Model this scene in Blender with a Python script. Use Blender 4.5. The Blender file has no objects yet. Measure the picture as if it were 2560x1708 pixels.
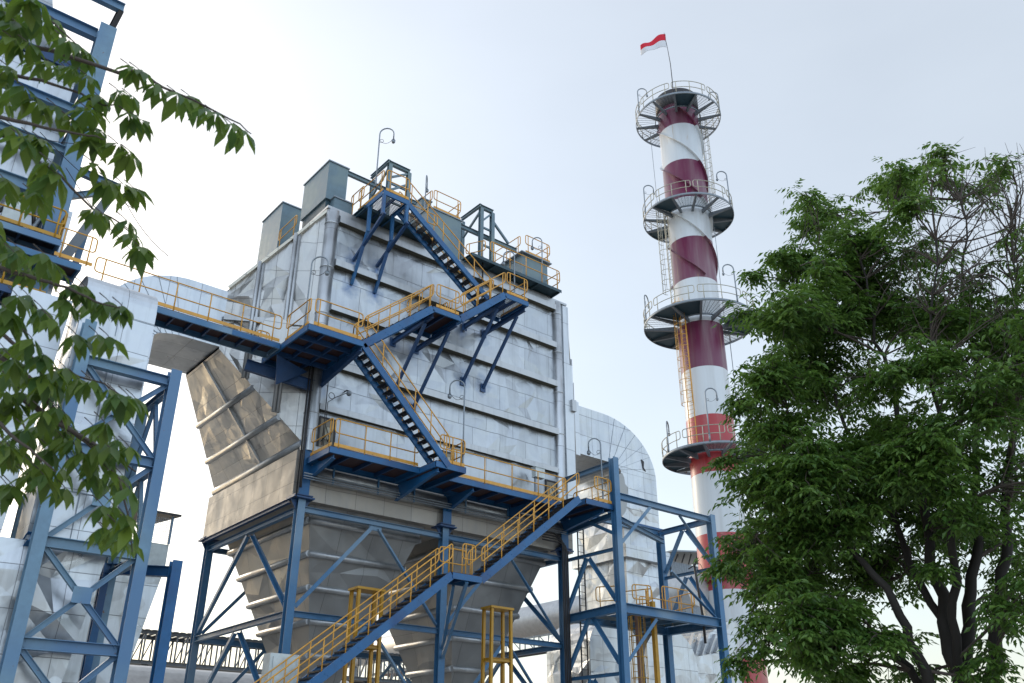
import bpy, math, random
import numpy as np
from mathutils import Vector, Matrix, noise
R=math.radians
random.seed(7); rng=np.random.default_rng(7)
S=bpy.context.scene
# ---------------------------------------------------------------- camera, world, sun, exposure
FPX=2228.0; PITCH=R(26.34); YAW=R(50.46); CAMZ=1.6
fw=Vector((math.cos(YAW)*math.cos(PITCH),math.sin(YAW)*math.cos(PITCH),math.sin(PITCH)))
rt=Vector((math.sin(YAW),-math.cos(YAW),0)); up=rt.cross(fw)
cd=bpy.data.cameras.new('camera'); cam=bpy.data.objects.new('camera',cd); S.collection.objects.link(cam)
cd.sensor_width=36; cd.lens=FPX/2560*36; cd.clip_start=.1; cd.clip_end=3000
cam.matrix_world=Matrix(((rt.x,up.x,-fw.x,0),(rt.y,up.y,-fw.y,0),(rt.z,up.z,-fw.z,CAMZ),(0,0,0,1)))
cd.dof.use_dof=True; cd.dof.focus_distance=42; cd.dof.aperture_fstop=3.6
S.camera=cam
SUN_AZ=R(97); SUN_EL=R(24)      # azimuth counted from +X towards +Y
w=bpy.data.worlds.new('World'); S.world=w; w.use_nodes=True
nt=w.node_tree; nt.nodes.clear()
sky=nt.nodes.new('ShaderNodeTexSky'); sky.sky_type='NISHITA'; sky.sun_disc=False
sky.sun_elevation=SUN_EL; sky.sun_rotation=math.pi/2-SUN_AZ
sky.air_density=1.3; sky.dust_density=2.2; sky.ozone_density=1.5; sky.altitude=0
bg=nt.nodes.new('ShaderNodeBackground'); bg.inputs[1].default_value=.15
hz=nt.nodes.new('ShaderNodeMix'); hz.data_type='RGBA'; hz.inputs[0].default_value=.60      # thin even cloud over the clear sky
gc=nt.nodes.new('ShaderNodeTexCoord'); dp=nt.nodes.new('ShaderNodeVectorMath'); dp.operation='DOT_PRODUCT'
dp.inputs[1].default_value=(-math.cos(YAW+R(12)),-math.sin(YAW+R(12)),.15); nt.links.new(gc.outputs['Generated'],dp.inputs[0])
mr=nt.nodes.new('ShaderNodeMapRange'); mr.interpolation_type='SMOOTHSTEP'; mr.inputs[1].default_value=-.55; mr.inputs[2].default_value=.75; nt.links.new(dp.outputs['Value'],mr.inputs[0])
cl=nt.nodes.new('ShaderNodeMix'); cl.data_type='RGBA'; nt.links.new(mr.outputs[0],cl.inputs[0])
cl.inputs[6].default_value=(2.78,2.84,2.80,1); cl.inputs[7].default_value=(5.3,6.1,7.1,1)   # sky brightened behind the camera, added to fill the front faces
cn=nt.nodes.new('ShaderNodeTexNoise'); cn.inputs['Scale'].default_value=2.2; cn.inputs['Detail'].default_value=5; cn.inputs['Roughness'].default_value=.5
cm=nt.nodes.new('ShaderNodeMapping'); cm.inputs['Scale'].default_value=(1,1,2.6); nt.links.new(gc.outputs['Generated'],cm.inputs[0]); nt.links.new(cm.outputs[0],cn.inputs['Vector'])
cr_=nt.nodes.new('ShaderNodeMapRange'); cr_.inputs[1].default_value=.3; cr_.inputs[2].default_value=.7; cr_.inputs[3].default_value=.93; cr_.inputs[4].default_value=1.07; nt.links.new(cn.outputs[0],cr_.inputs[0])
cs_=nt.nodes.new('ShaderNodeVectorMath'); cs_.operation='SCALE'; nt.links.new(cl.outputs[2],cs_.inputs[0]); nt.links.new(cr_.outputs[0],cs_.inputs['Scale'])
nt.links.new(cs_.outputs[0],hz.inputs[7])
wo=nt.nodes.new('ShaderNodeOutputWorld'); nt.links.new(sky.outputs[0],hz.inputs[6]); nt.links.new(hz.outputs[2],bg.inputs[0]); nt.links.new(bg.outputs[0],wo.inputs[0])
sl=bpy.data.lights.new('sun','SUN'); sl.energy=.5; sl.angle=R(16); sl.color=(1,.88,.72)
so=bpy.data.objects.new('sun',sl); S.collection.objects.link(so)
sd=Vector((math.cos(SUN_AZ)*math.cos(SUN_EL),math.sin(SUN_AZ)*math.cos(SUN_EL),math.sin(SUN_EL)))
so.rotation_euler=sd.to_track_quat('Z','Y').to_euler()
S.view_settings.view_transform='Standard'; S.view_settings.look='None'; S.view_settings.gamma=1
S.view_settings.exposure=1.0
# ---------------------------------------------------------------- helpers
def ray(x,y): return fw+rt*((x-1280)/FPX)-up*((y-854)/FPX)
def at_h(x,y,d):                      # point seen at pixel x,y at horizontal distance d
    r=ray(x,y); t=d/math.hypot(r.x,r.y); return Vector((r.x*t,r.y*t,CAMZ+r.z*t))
def V(*a): return Vector(a)
class MB:
    def __init__(s): s.v=[];s.f=[];s.sm=[];s.rn=[]
    def add(s,vs,fs,smooth=False,rn=None):
        s.rn+=[rn]*len(fs)
        o=len(s.v); s.v+= [tuple(v) for v in vs]; s.f+=[tuple(i+o for i in f) for f in fs]; s.sm+=[smooth]*len(fs); return s
    def box(s,a,b):
        x0,y0,z0=a;x1,y1,z1=b
        return s.add([(x0,y0,z0),(x1,y0,z0),(x1,y1,z0),(x0,y1,z0),(x0,y0,z1),(x1,y0,z1),(x1,y1,z1),(x0,y1,z1)],
              [(0,3,2,1),(4,5,6,7),(0,1,5,4),(1,2,6,5),(2,3,7,6),(3,0,4,7)])
    def hexa(s,b,t):                  # 4 bottom + 4 top points
        return s.add(list(b)+list(t),[(0,3,2,1),(4,5,6,7),(0,1,5,4),(1,2,6,5),(2,3,7,6),(3,0,4,7)])
    def ext(s,p,q,prof,u=None,smooth=False):     # closed profile swept from p to q
        p=Vector(p);q=Vector(q);d=(q-p).normalized()
        if u is None: u=Vector((0,0,1)) if abs(d.z)<.95 else Vector((0,1,0))
        sd_=d.cross(Vector(u)).normalized(); uu=sd_.cross(d)
        n=len(prof); vs=[p+sd_*a+uu*b for a,b in prof]+[q+sd_*a+uu*b for a,b in prof]
        fs=[(i,(i+1)%n,n+(i+1)%n,n+i) for i in range(n)]
        if n==12:                      # H section caps: three quads each
            caps=[(0,1,2,11),(2,3,10,11),(3,4,5,10)] if 0 else []
            for o in (0,n):
                for c in ((0,1,2,3),(3,4,9,10),(4,5,6,7)): pass
            fs+=[tuple(range(n-1,-1,-1)),tuple(range(n,2*n))]
        else: fs+=[tuple(range(n-1,-1,-1)),tuple(range(n,2*n))]
        return s.add(vs,fs,smooth)
    def bar(s,p,q,w_,h_,u=None): return s.ext(p,q,[(-w_/2,-h_/2),(w_/2,-h_/2),(w_/2,h_/2),(-w_/2,h_/2)],u)
    def hbeam(s,p,q,w_,h_,u=None,t=None):
        t=t or max(.014,w_*.07); a=w_/2;b=h_/2;c=t/2
        return s.ext(p,q,[(-a,-b),(a,-b),(a,-b+t),(c,-b+t),(c,b-t),(a,b-t),(a,b),(-a,b),(-a,b-t),(-c,b-t),(-c,-b+t),(-a,-b+t)],u)
    def angle(s,p,q,w_,u=None,t=None):
        t=t or w_*.14; a=w_/2
        return s.ext(p,q,[(-a,-a),(a,-a),(a,-a+t),(-a+t,-a+t),(-a+t,a),(-a,a)],u)
    def chan(s,p,q,w_,h_,side=1,u=None,t=.014):
        b=h_/2;a=w_*side
        pr=[(0,-b),(a,-b),(a,-b+t),(t*side,-b+t),(t*side,b-t),(a,b-t),(a,b),(0,b)]
        if side<0: pr=pr[::-1]
        return s.ext(p,q,pr,u)
    def tube(s,pts,r,n=7,closed=False,cap=True):
        P=[Vector(p) for p in pts]; m=len(P); rr=r if isinstance(r,(list,tuple)) else [r]*m
        T=[]
        for i in range(m):
            if closed: t=P[(i+1)%m]-P[i-1]
            else: t=P[min(i+1,m-1)]-P[max(i-1,0)]
            T.append(t.normalized() if t.length>1e-9 else Vector((0,0,1)))
        a=Vector((0,0,1)) if abs(T[0].z)<.9 else Vector((1,0,0))
        nrm=(a-T[0]*a.dot(T[0])).normalized(); vs=[]
        for i in range(m):
            nrm=(nrm-T[i]*nrm.dot(T[i]))
            nrm=nrm.normalized() if nrm.length>1e-6 else T[i].orthogonal().normalized()
            bn=T[i].cross(nrm)
            for k in range(n):
                an=2*math.pi*k/n; vs.append(P[i]+(nrm*math.cos(an)+bn*math.sin(an))*rr[i])
        fs=[]
        for i in range(m if closed else m-1):
            j=(i+1)%m
            for k in range(n): fs.append((i*n+k,i*n+(k+1)%n,j*n+(k+1)%n,j*n+k))
        s.add(vs,fs,True)
        if cap and not closed:
            o=len(s.v)-len(vs); s.f+=[tuple(o+k for k in range(n-1,-1,-1)),tuple(o+(m-1)*n+k for k in range(n))]; s.sm+=[False,False]; s.rn+=[None,None]
        return s
    def lathe(s,c,prof,n=32,a0=0,a1=2*math.pi,smooth=True):
        full=abs(a1-a0-2*math.pi)<1e-6; m=n if full else n+1; vs=[]
        for r_,z in prof:
            for k in range(m):
                an=a0+(a1-a0)*k/n; vs.append((c[0]+r_*math.cos(an),c[1]+r_*math.sin(an),c[2]+z))
        fs=[]
        for i in range(len(prof)-1):
            for k in range(n):
                k2=(k+1)%m; fs.append((i*m+k,i*m+k2,(i+1)*m+k2,(i+1)*m+k))
        return s.add(vs,fs,smooth)
    def crinkle(s,a,b,c,d,size=.7,amp=.035,rg=None):   # dented sheet: creased grid between four corners
        a,b,c,d=[Vector(x) for x in (a,b,c,d)]; rg=rg or rng
        nu=max(1,int(((b-a).length+(c-d).length)/2/size)); nv=max(1,int(((d-a).length+(c-b).length)/2/size))
        n_=(b-a).cross(d-a)
        if n_.length<1e-6: n_=(c-a).cross(d-a)
        n_.normalize(); vs=[]
        for j in range(nv+1):
            for i in range(nu+1):
                u=i/nu;v=j/nv
                if 0<i<nu and 0<j<nv:
                    u+=rg.uniform(-.3,.3)/nu; v+=rg.uniform(-.3,.3)/nv
                p=a.lerp(b,u).lerp(d.lerp(c,u),v)
                if 0<i<nu and 0<j<nv:
                    mk=.35+1.3*max(0,min(1,noise.noise(p*.30)*1.6+.45))
                    p=p+n_*float(rg.uniform(-1,1))*amp*mk
                vs.append(p)
        fs=[]
        for j in range(nv):
            for i in range(nu):
                q=[j*(nu+1)+i,j*(nu+1)+i+1,(j+1)*(nu+1)+i+1,(j+1)*(nu+1)+i]
                if rg.uniform()<.5: fs+=[(q[0],q[1],q[2]),(q[0],q[2],q[3])]
                else: fs+=[(q[0],q[1],q[3]),(q[1],q[2],q[3])]
        return s.add(vs,fs,rn=n_)
    def crhexa(s,b,t,size=.7,amp=.035):       # hexa with dented sides
        for i in range(4):
            j=(i+1)%4; s.crinkle(b[i],b[j],t[j],t[i],size,amp)
        return s.add(list(b)+list(t),[(0,3,2,1),(4,5,6,7)])
    def crbox(s,a,b,size=.7,amp=.035):
        x0,y0,z0=a;x1,y1,z1=b
        return s.crhexa([(x0,y0,z0),(x1,y0,z0),(x1,y1,z0),(x0,y1,z0)],[(x0,y0,z1),(x1,y0,z1),(x1,y1,z1),(x0,y1,z1)],size,amp)
    def ball(s,c,r,n=10,sz=1):
        pr=[(max(1e-4,r*math.sin(math.pi*i/6)),-r*sz*math.cos(math.pi*i/6)) for i in range(7)]
        return s.lathe(c,pr,n)
    def prism(s,poly,d,axis='y'):      # polygon in XZ extruded along y between d0,d1
        d0,d1=d;n=len(poly)
        vs=[(x,d0,z) for x,z in poly]+[(x,d1,z) for x,z in poly]
        fs=[(i,n+i,n+(i+1)%n,(i+1)%n) for i in range(n)]
        return s.add(vs,fs+[tuple(range(n)),tuple(range(2*n-1,n-1,-1))])
    def build(s,name,mat,parent=None,origin=None,label=None):
        o=origin if origin is not None else (ORI.get(parent.name,(0,0,0)) if parent else (0,0,0))
        me=bpy.data.meshes.new(name)
        vv=np.array(s.v,dtype=np.float64)-np.array(o)
        me.from_pydata(vv.tolist(),[],s.f)
        me.polygons.foreach_set('use_smooth',s.sm)
        uv=me.uv_layers.new(name='UVMap')
        wv=np.array(s.v); lu=np.zeros((len(me.loops),2))
        for p in me.polygons:
            n_=s.rn[p.index] or p.normal
            if abs(n_.z)>.93: tx=Vector((1,0,0)); ty=Vector((0,1,0))
            else:
                tx=Vector((0,0,1)).cross(n_).normalized(); ty=n_.cross(tx)
            for li,vi in zip(p.loop_indices,p.vertices):
                q=wv[vi]; lu[li]=(q[0]*tx.x+q[1]*tx.y+q[2]*tx.z, q[0]*ty.x+q[1]*ty.y+q[2]*ty.z)
        uv.data.foreach_set('uv',lu.ravel())
        me.materials.append(mat); ob=bpy.data.objects.new(name,me); S.collection.objects.link(ob)
        if parent is not None: ob.parent=parent; ORI[ob.name]=o
        else: ob.location=o
        if parent is None: ORI[ob.name]=o
        if label: ob['label']=label
        return ob
ORI={}
def thing(name,loc,label,cat,group=None):
    o=bpy.data.objects.new(name,None); S.collection.objects.link(o); o.location=loc; o.empty_display_size=.3
    ORI[o.name]=tuple(loc); o['label']=label; o['category']=cat
    if group:o['group']=group
    return o
def tag(o,label,cat,group=None):
    o['label']=label;o['category']=cat
    if group:o['group']=group
    return o
def np_mesh(name,verts,faces_n,mat,parent=None,smooth=False):   # verts (N,k,3), faces_n list of index tuples per item
    N,k,_=verts.shape; o=ORI.get(parent.name,(0,0,0)) if parent else (0,0,0)
    vv=(verts.reshape(-1,3)-np.array(o)).astype(np.float32)
    me=bpy.data.meshes.new(name); me.vertices.add(N*k); me.vertices.foreach_set('co',vv.ravel())
    idx=[];tot=[]
    base=(np.arange(N)*k)[:,None]
    fa=[np.array(f)[None,:]+base for f in faces_n]
    loops=np.concatenate([f.ravel() for f in fa]); totals=np.concatenate([np.full(N,f.shape[1]) for f in fa])
    starts=np.concatenate([[0],np.cumsum(totals)[:-1]])
    me.loops.add(len(loops)); me.loops.foreach_set('vertex_index',loops.astype(np.int32))
    me.polygons.add(len(totals)); me.polygons.foreach_set('loop_start',starts.astype(np.int32)); me.polygons.foreach_set('loop_total',totals.astype(np.int32))
    me.polygons.foreach_set('use_smooth',np.full(len(totals),smooth))
    me.update(calc_edges=True); me.validate()
    me.materials.append(mat); ob=bpy.data.objects.new(name,me); S.collection.objects.link(ob)
    if parent: ob.parent=parent; ORI[ob.name]=o
    return ob
# ---------------------------------------------------------------- materials
def mat(name):
    m=bpy.data.materials.new(name); m.use_nodes=True; t=m.node_tree
    return m,t,t.nodes['Principled BSDF']
def N(t,typ,**kw):
    n=t.nodes.new(typ)
    for k,v in kw.items():
        if k.startswith('i_'):
            key=k[2:]; key=int(key) if key.isdigit() else key.replace('_',' ')
            n.inputs[key].default_value=v
        else: setattr(n,k,v)
    return n
def mixc(t,fac,a,b,bt='MIX'):
    n=t.nodes.new('ShaderNodeMix'); n.data_type='RGBA'; n.blend_type=bt
    for i,x in ((0,fac),(6,a),(7,b)):
        if isinstance(x,(int,float)) : n.inputs[i].default_value=x
        elif isinstance(x,tuple): n.inputs[i].default_value=x if len(x)==4 else (*x,1)
        else: t.links.new(x,n.inputs[i])
    return n.outputs[2]
def ramp(t,src,stops,interp='LINEAR'):
    n=t.nodes.new('ShaderNodeValToRGB'); n.color_ramp.interpolation=interp; e=n.color_ramp.elements
    while len(e)<len(stops): e.new(.5)
    for i,(p,c) in enumerate(stops): e[i].position=p; e[i].color=(*c,1) if len(c)==3 else c
    t.links.new(src,n.inputs[0]); return n.outputs[0]
def mth(t,op,a,b=None):
    n=t.nodes.new('ShaderNodeMath'); n.operation=op
    for i,x in ((0,a),(1,b)):
        if x is None: continue
        if isinstance(x,(int,float)): n.inputs[i].default_value=x
        else: t.links.new(x,n.inputs[i])
    return n.outputs[0]
def paint(name,col,rough=.45,patch=None,pscale=.35,pth=(.48,.56),rust=0,metal=0,coat=0):
    m,t,b=mat(name); tc=N(t,'ShaderNodeTexCoord')
    n1=N(t,'ShaderNodeTexNoise',i_Scale=3.5,i_Detail=6.,i_Roughness=.6); t.links.new(tc.outputs['Object'],n1.inputs['Vector'])
    c=mixc(t,ramp(t,n1.outputs[0],[(.3,(0,0,0)),(.75,(1,1,1))]),tuple(x*.82 for x in col),tuple(min(1,x*1.12) for x in col))
    if patch:
        n2=N(t,'ShaderNodeTexNoise',i_Scale=pscale,i_Detail=2.); t.links.new(tc.outputs['Object'],n2.inputs['Vector'])
        c=mixc(t,ramp(t,n2.outputs[0],[(pth[0],(0,0,0)),(pth[1],(1,1,1))]),c,patch)
    if rust:
        n3=N(t,'ShaderNodeTexNoise',i_Scale=6.,i_Detail=8.,i_Roughness=.7); t.links.new(tc.outputs['Object'],n3.inputs['Vector'])
        c=mixc(t,ramp(t,n3.outputs[0],[(.66-rust*.1,(0,0,0)),(.72-rust*.1,(1,1,1))]),c,(.16,.07,.035))
    t.links.new(c,b.inputs['Base Color']); b.inputs['Roughness'].default_value=rough; b.inputs['Metallic'].default_value=metal
    r=ramp(t,n1.outputs[0],[(.2,(rough-.08,)*3),(.8,(rough+.12,)*3)]); t.links.new(r,b.inputs['Roughness'])
    bp=N(t,'ShaderNodeBump',i_Strength=.12,i_Distance=.01); t.links.new(n1.outputs[0],bp.inputs['Height']); t.links.new(bp.outputs[0],b.inputs['Normal'])
    return m
def cladding(name,base=(.72,.74,.76),pw=1.1,ph=1.15,facet=.30,fscale=.75,rough=.34,metal=.88,seam=True,stain=.5,off=0.0,spots=()):
    m,t,b=mat(name); tc=N(t,'ShaderNodeTexCoord'); geo=N(t,'ShaderNodeNewGeometry')
    obj=tc.outputs['Object']
    ns=N(t,'ShaderNodeTexNoise',i_Scale=1.3,i_Detail=3.); t.links.new(obj,ns.inputs['Vector'])
    warp=N(t,'ShaderNodeVectorMath',operation='MULTIPLY_ADD'); t.links.new(ns.outputs['Color'],warp.inputs[0]); warp.inputs[1].default_value=(.5,.5,.5); t.links.new(obj,warp.inputs[2])
    acc=geo.outputs['Normal']
    # large facets fade in and out over the wall, small creases everywhere
    nm=N(t,'ShaderNodeTexNoise',i_Scale=.33,i_Detail=2.); t.links.new(obj,nm.inputs['Vector'])
    msk=ramp(t,nm.outputs[0],[(.38,(.25,)*3),(.62,(1,)*3)])
    for sc,st,src in ((fscale*1.6,facet*.38,obj),(fscale*3.6,facet*.28,obj)):
        vo=N(t,'ShaderNodeTexVoronoi',i_Scale=sc); vo.inputs['Randomness'].default_value=1; t.links.new(src,vo.inputs['Vector'])
        s1=N(t,'ShaderNodeVectorMath',operation='SUBTRACT'); t.links.new(vo.outputs['Color'],s1.inputs[0]); s1.inputs[1].default_value=(.5,.5,.5)
        s2=N(t,'ShaderNodeVectorMath',operation='SCALE'); t.links.new(s1.outputs[0],s2.inputs[0]); t.links.new(mth(t,'MULTIPLY',msk,st),s2.inputs['Scale'])
        s3=N(t,'ShaderNodeVectorMath',operation='ADD'); t.links.new(acc,s3.inputs[0]); t.links.new(s2.outputs[0],s3.inputs[1]); acc=s3.outputs[0]
    nn=N(t,'ShaderNodeVectorMath',operation='NORMALIZE'); t.links.new(acc,nn.inputs[0])
    bp=N(t,'ShaderNodeBump',i_Strength=.12,i_Distance=.05); t.links.new(ns.outputs[0],bp.inputs['Height']); t.links.new(nn.outputs[0],bp.inputs['Normal'])
    col=ramp(t,ns.outputs[0],[(.3,tuple(x*.8 for x in base)),(.7,base)])
    last=bp.outputs[0]
    if seam:
        br=N(t,'ShaderNodeTexBrick',offset=off,i_Scale=1.,i_Mortar_Size=.010,i_Brick_Width=pw,i_Row_Height=ph,i_Bias=0.); br.inputs['Mortar Smooth'].default_value=.3
        br.inputs['Color1'].default_value=(1,1,1,1); br.inputs['Color2'].default_value=(.88,.89,.90,1); br.inputs['Mortar'].default_value=(.8,.8,.8,1)
        t.links.new(tc.outputs['UV'],br.inputs['Vector'])
        col=mixc(t,1.,col,br.outputs['Color'],'MULTIPLY')
        col=mixc(t,mth(t,'MULTIPLY',br.outputs['Fac'],.6),col,(.09,.09,.10))
        b2=N(t,'ShaderNodeBump',i_Strength=.6,i_Distance=-.02); t.links.new(br.outputs['Fac'],b2.inputs['Height']); t.links.new(last,b2.inputs['Normal']); last=b2.outputs[0]
    # streaks running down
    mp=N(t,'ShaderNodeMapping'); mp.inputs['Scale'].default_value=(2.2,2.2,.12); t.links.new(obj,mp.inputs['Vector'])
    sn=N(t,'ShaderNodeTexNoise',i_Scale=1.6,i_Detail=6.,i_Roughness=.65); t.links.new(mp.outputs[0],sn.inputs['Vector'])
    st=mth(t,'MULTIPLY',ramp(t,sn.outputs[0],[(.5,(0,)*3),(.74,(1,)*3)]),stain)
    col=mixc(t,st,col,(.30,.31,.32))
    if spots:                        # paint overspray round the feet of the brackets
        acc_=None
        for p in spots:
            mp2=N(t,'ShaderNodeMapping',vector_type='POINT'); mp2.inputs['Location'].default_value=(-p[0],0,-p[2]*.75); mp2.inputs['Scale'].default_value=(1,.3,.75); t.links.new(obj,mp2.inputs['Vector'])
            ln=N(t,'ShaderNodeVectorMath',operation='LENGTH'); t.links.new(mp2.outputs[0],ln.inputs[0])
            acc_=ln.outputs['Value'] if acc_ is None else mth(t,'MINIMUM',acc_,ln.outputs['Value'])
        nz=N(t,'ShaderNodeTexNoise',i_Scale=2.6,i_Detail=3.); t.links.new(obj,nz.inputs['Vector'])
        d_=mth(t,'ADD',acc_,mth(t,'MULTIPLY',nz.outputs[0],.9))
        sp_=ramp(t,d_,[(.42,(1,)*3),(.95,(0,)*3)])
        col=mixc(t,mth(t,'MULTIPLY',sp_,.75),col,(.10,.17,.30))
        d2=ramp(t,d_,[(.30,(1,)*3),(.55,(0,)*3)]); col=mixc(t,d2,col,(.02,.09,.28))
        metal_=mth(t,'SUBTRACT',metal,mth(t,'MULTIPLY',sp_,metal*.6)); t.links.new(metal_,b.inputs['Metallic'])
    t.links.new(col,b.inputs['Base Color']); b.inputs['Metallic'].default_value=metal
    t.links.new(ramp(t,ns.outputs[0],[(.3,(rough-.06,)*3),(.7,(rough+.14,)*3)]),b.inputs['Roughness'])
    t.links.new(last,b.inputs['Normal']); return m
M={}
M['clad']=cladding('aluminium cladding',base=(.47,.49,.51),facet=.24,pw=1.55,ph=1.22,off=.5,stain=.7,spots=[(1.6,0,9.5),(1.6,0,8.2),(2.8,0,9.6),(2.8,0,8.3),(3.85,0,6.2),(5.05,0,6.2),(3.85,0,3.6),(5.05,0,3.6),(7.6,0,8.2),(8.8,0,8.2),(7.65,0,5.6),(8.8,0,5.6),(.6,0,3.4)])
M['clad_rib']=cladding('aluminium rib cladding',seam=False,facet=.10,base=(.48,.49,.50),rough=.42,stain=.8)
M['clad_post']=cladding('aluminium post cladding',pw=50,ph=2.3,facet=.06,base=(.60,.62,.64),rough=.38,stain=.8)
M['clad_hood']=cladding('crinkled cladding of hood',facet=.5,fscale=.75,pw=1.6,ph=1.4,base=(.56,.55,.53),rough=.4)
M['clad_hop']=cladding('dull cladding of hopper',facet=.2,fscale=.6,pw=1.4,ph=30,base=(.36,.36,.355),rough=.45,stain=.35,metal=.75)
M['clad_skirt']=cladding('cream dulled cladding of skirt',facet=.14,fscale=.7,pw=1.3,ph=.9,base=(.46,.42,.37),rough=.55,metal=.5,stain=.4)
M['clad_duct']=cladding('crinkled duct cladding',facet=.42,fscale=.7,pw=1.3,ph=1.15,base=(.56,.58,.60),rough=.32)
M['steel_blue']=paint('blue structural paint',(.045,.145,.28),.45,patch=(.13,.22,.32),pscale=.22,rust=.15)
M['stair_blue']=paint('bright blue stair paint',(.012,.10,.25),.42,patch=(.010,.06,.17),pscale=.5,pth=(.52,.66))
M['dark_blue']=paint('dark blue bracket paint',(.014,.055,.15),.45)
M['pale_blue']=paint('pale blue grey tower paint',(.135,.235,.325),.45,patch=(.08,.17,.30),pscale=.2,rust=.2)
M['grey_blue']=paint('grey blue box paint',(.12,.185,.225),.5,patch=(.15,.21,.225),pscale=.5,rust=.1)
M['yellow']=paint('orange yellow rail paint',(.60,.30,.045),.45,rust=.3)
M['yellow2']=paint('yellow hoist paint',(.42,.22,.01),.45,rust=.3)
M['dark']=paint('dark grating steel',(.035,.033,.035),.5,metal=.3)
M['plate']=paint('dark red brown floor plate',(.06,.03,.03),.6)
M['galv']=paint('grey galvanised pipe',(.22,.25,.28),.42,metal=.4)
M['lampglass']=paint('lamp guard dark grey',(.10,.11,.12),.3,metal=.3)
M['grating_grey']=paint('grey bracket steel',(.13,.15,.17),.5,rust=.3)
M['deck_teal']=paint('dark teal underside plate',(.02,.055,.075),.5,rust=.2)
M['rail_cream']=paint('weathered cream rail paint',(.40,.38,.30),.5,rust=.35)
M['cabinet']=paint('light grey cabinet',(.55,.60,.60),.4)
M['door']=paint('aged door steel',(.20,.18,.14),.5,rust=.5)
M['cream']=cladding('old cream cladding',base=(.80,.74,.62),facet=.1,rough=.5,metal=.35,pw=1.2,ph=.9,stain=.2)
M['pipe']=paint('grey insulated pipe',(.50,.49,.48),.4,metal=.5)
M['rust']=paint('rusted plate',(.22,.13,.10),.7,rust=.5)
M['bark']=paint('dark bark',(.022,.018,.015),.85)
M['twig']=paint('pale twig bark',(.075,.058,.048),.85)
# ---- chimney bands
m,t,b=mat('banded chimney paint'); tc=N(t,'ShaderNodeTexCoord'); sp=N(t,'ShaderNodeSeparateXYZ'); t.links.new(tc.outputs['Object'],sp.inputs[0])
edges=[4.2,8.05,11.97,15.65,19.65,23.45,27.02,30.54,34.07,37.57,41.1,44.6,48.07]
W_=(.56,.585,.60)
def red(z): return (.36,.028,.034) if z<27 else (.125,.020,.055)
z01=mth(t,'DIVIDE',sp.outputs['Z'],60.)
stops=[(0.,W_)]; isred=True
for i,z in enumerate(edges):
    stops.append((z/60, red(z) if isred else W_)); isred=not isred
# lowest visible: red below 8.05, white above; reorder so that 8.05 starts white
stops=[(0,red(0))]+[((z)/60,(W_ if i%2==0 else red(z))) for i,z in enumerate(edges[1:])]
col=ramp(t,z01,stops,'CONSTANT')
ns=N(t,'ShaderNodeTexNoise',i_Scale=1.1,i_Detail=6.,i_Roughness=.6)
mp=N(t,'ShaderNodeMapping'); mp.inputs['Scale'].default_value=(1.5,1.5,.1); t.links.new(tc.outputs['Object'],mp.inputs[0]); t.links.new(mp.outputs[0],ns.inputs[0])
col=mixc(t,mth(t,'MULTIPLY',ramp(t,ns.outputs[0],[(.45,(0,)*3),(.8,(1,)*3)]),.4),col,(.30,.27,.24))
soot=ramp(t,mth(t,'ADD',mth(t,'DIVIDE',sp.outputs['Z'],60.),mth(t,'MULTIPLY',ns.outputs[0],.03)),[(.845,(0,)*3),(.885,(1,)*3)])
col=mixc(t,mth(t,'MULTIPLY',soot,.35),col,(.05,.035,.04))
n4=N(t,'ShaderNodeTexNoise',i_Scale=2.,i_Detail=5.); mp4=N(t,'ShaderNodeMapping'); mp4.inputs['Scale'].default_value=(2.4,2.4,.18); t.links.new(tc.outputs['Object'],mp4.inputs[0]); t.links.new(mp4.outputs[0],n4.inputs[0])
col=mixc(t,mth(t,'MULTIPLY',ramp(t,n4.outputs[0],[(.66,(0,)*3),(.74,(1,)*3)]),.6),col,(.38,.24,.10))
t.links.new(col,b.inputs['Base Color']); b.inputs['Roughness'].default_value=.32
M['chimney']=m
def leafmat(name,a,c,trans=.35):
    m,t,b=mat(name); g=N(t,'ShaderNodeNewGeometry'); tc=N(t,'ShaderNodeTexCoord')
    ns=N(t,'ShaderNodeTexNoise',i_Scale=.8,i_Detail=3.); t.links.new(tc.outputs['Object'],ns.inputs['Vector'])
    f=mth(t,'ADD',mth(t,'MULTIPLY',g.outputs['Random Per Island'],.6),mth(t,'MULTIPLY',ns.outputs[0],.5))
    col=ramp(t,f,[(.2,a),(.9,c)])
    t.links.new(col,b.inputs['Base Color']); b.inputs['Roughness'].default_value=.42
    tr=N(t,'ShaderNodeBsdfTranslucent'); col2=mixc(t,.5,col,(.15,.26,.03)); t.links.new(col2,tr.inputs[0])
    mx=N(t,'ShaderNodeMixShader'); mx.inputs[0].default_value=trans
    t.links.new(b.outputs[0],mx.inputs[1]); t.links.new(tr.outputs[0],mx.inputs[2]); t.links.new(mx.outputs[0],t.nodes['Material Output'].inputs[0])
    return m
M['leaf']=leafmat('tree leaf',(.042,.112,.024),(.145,.250,.045),.42)
M['leaf2']=leafmat('hanging leaf',(.040,.100,.034),(.160,.220,.030),.48)
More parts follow.
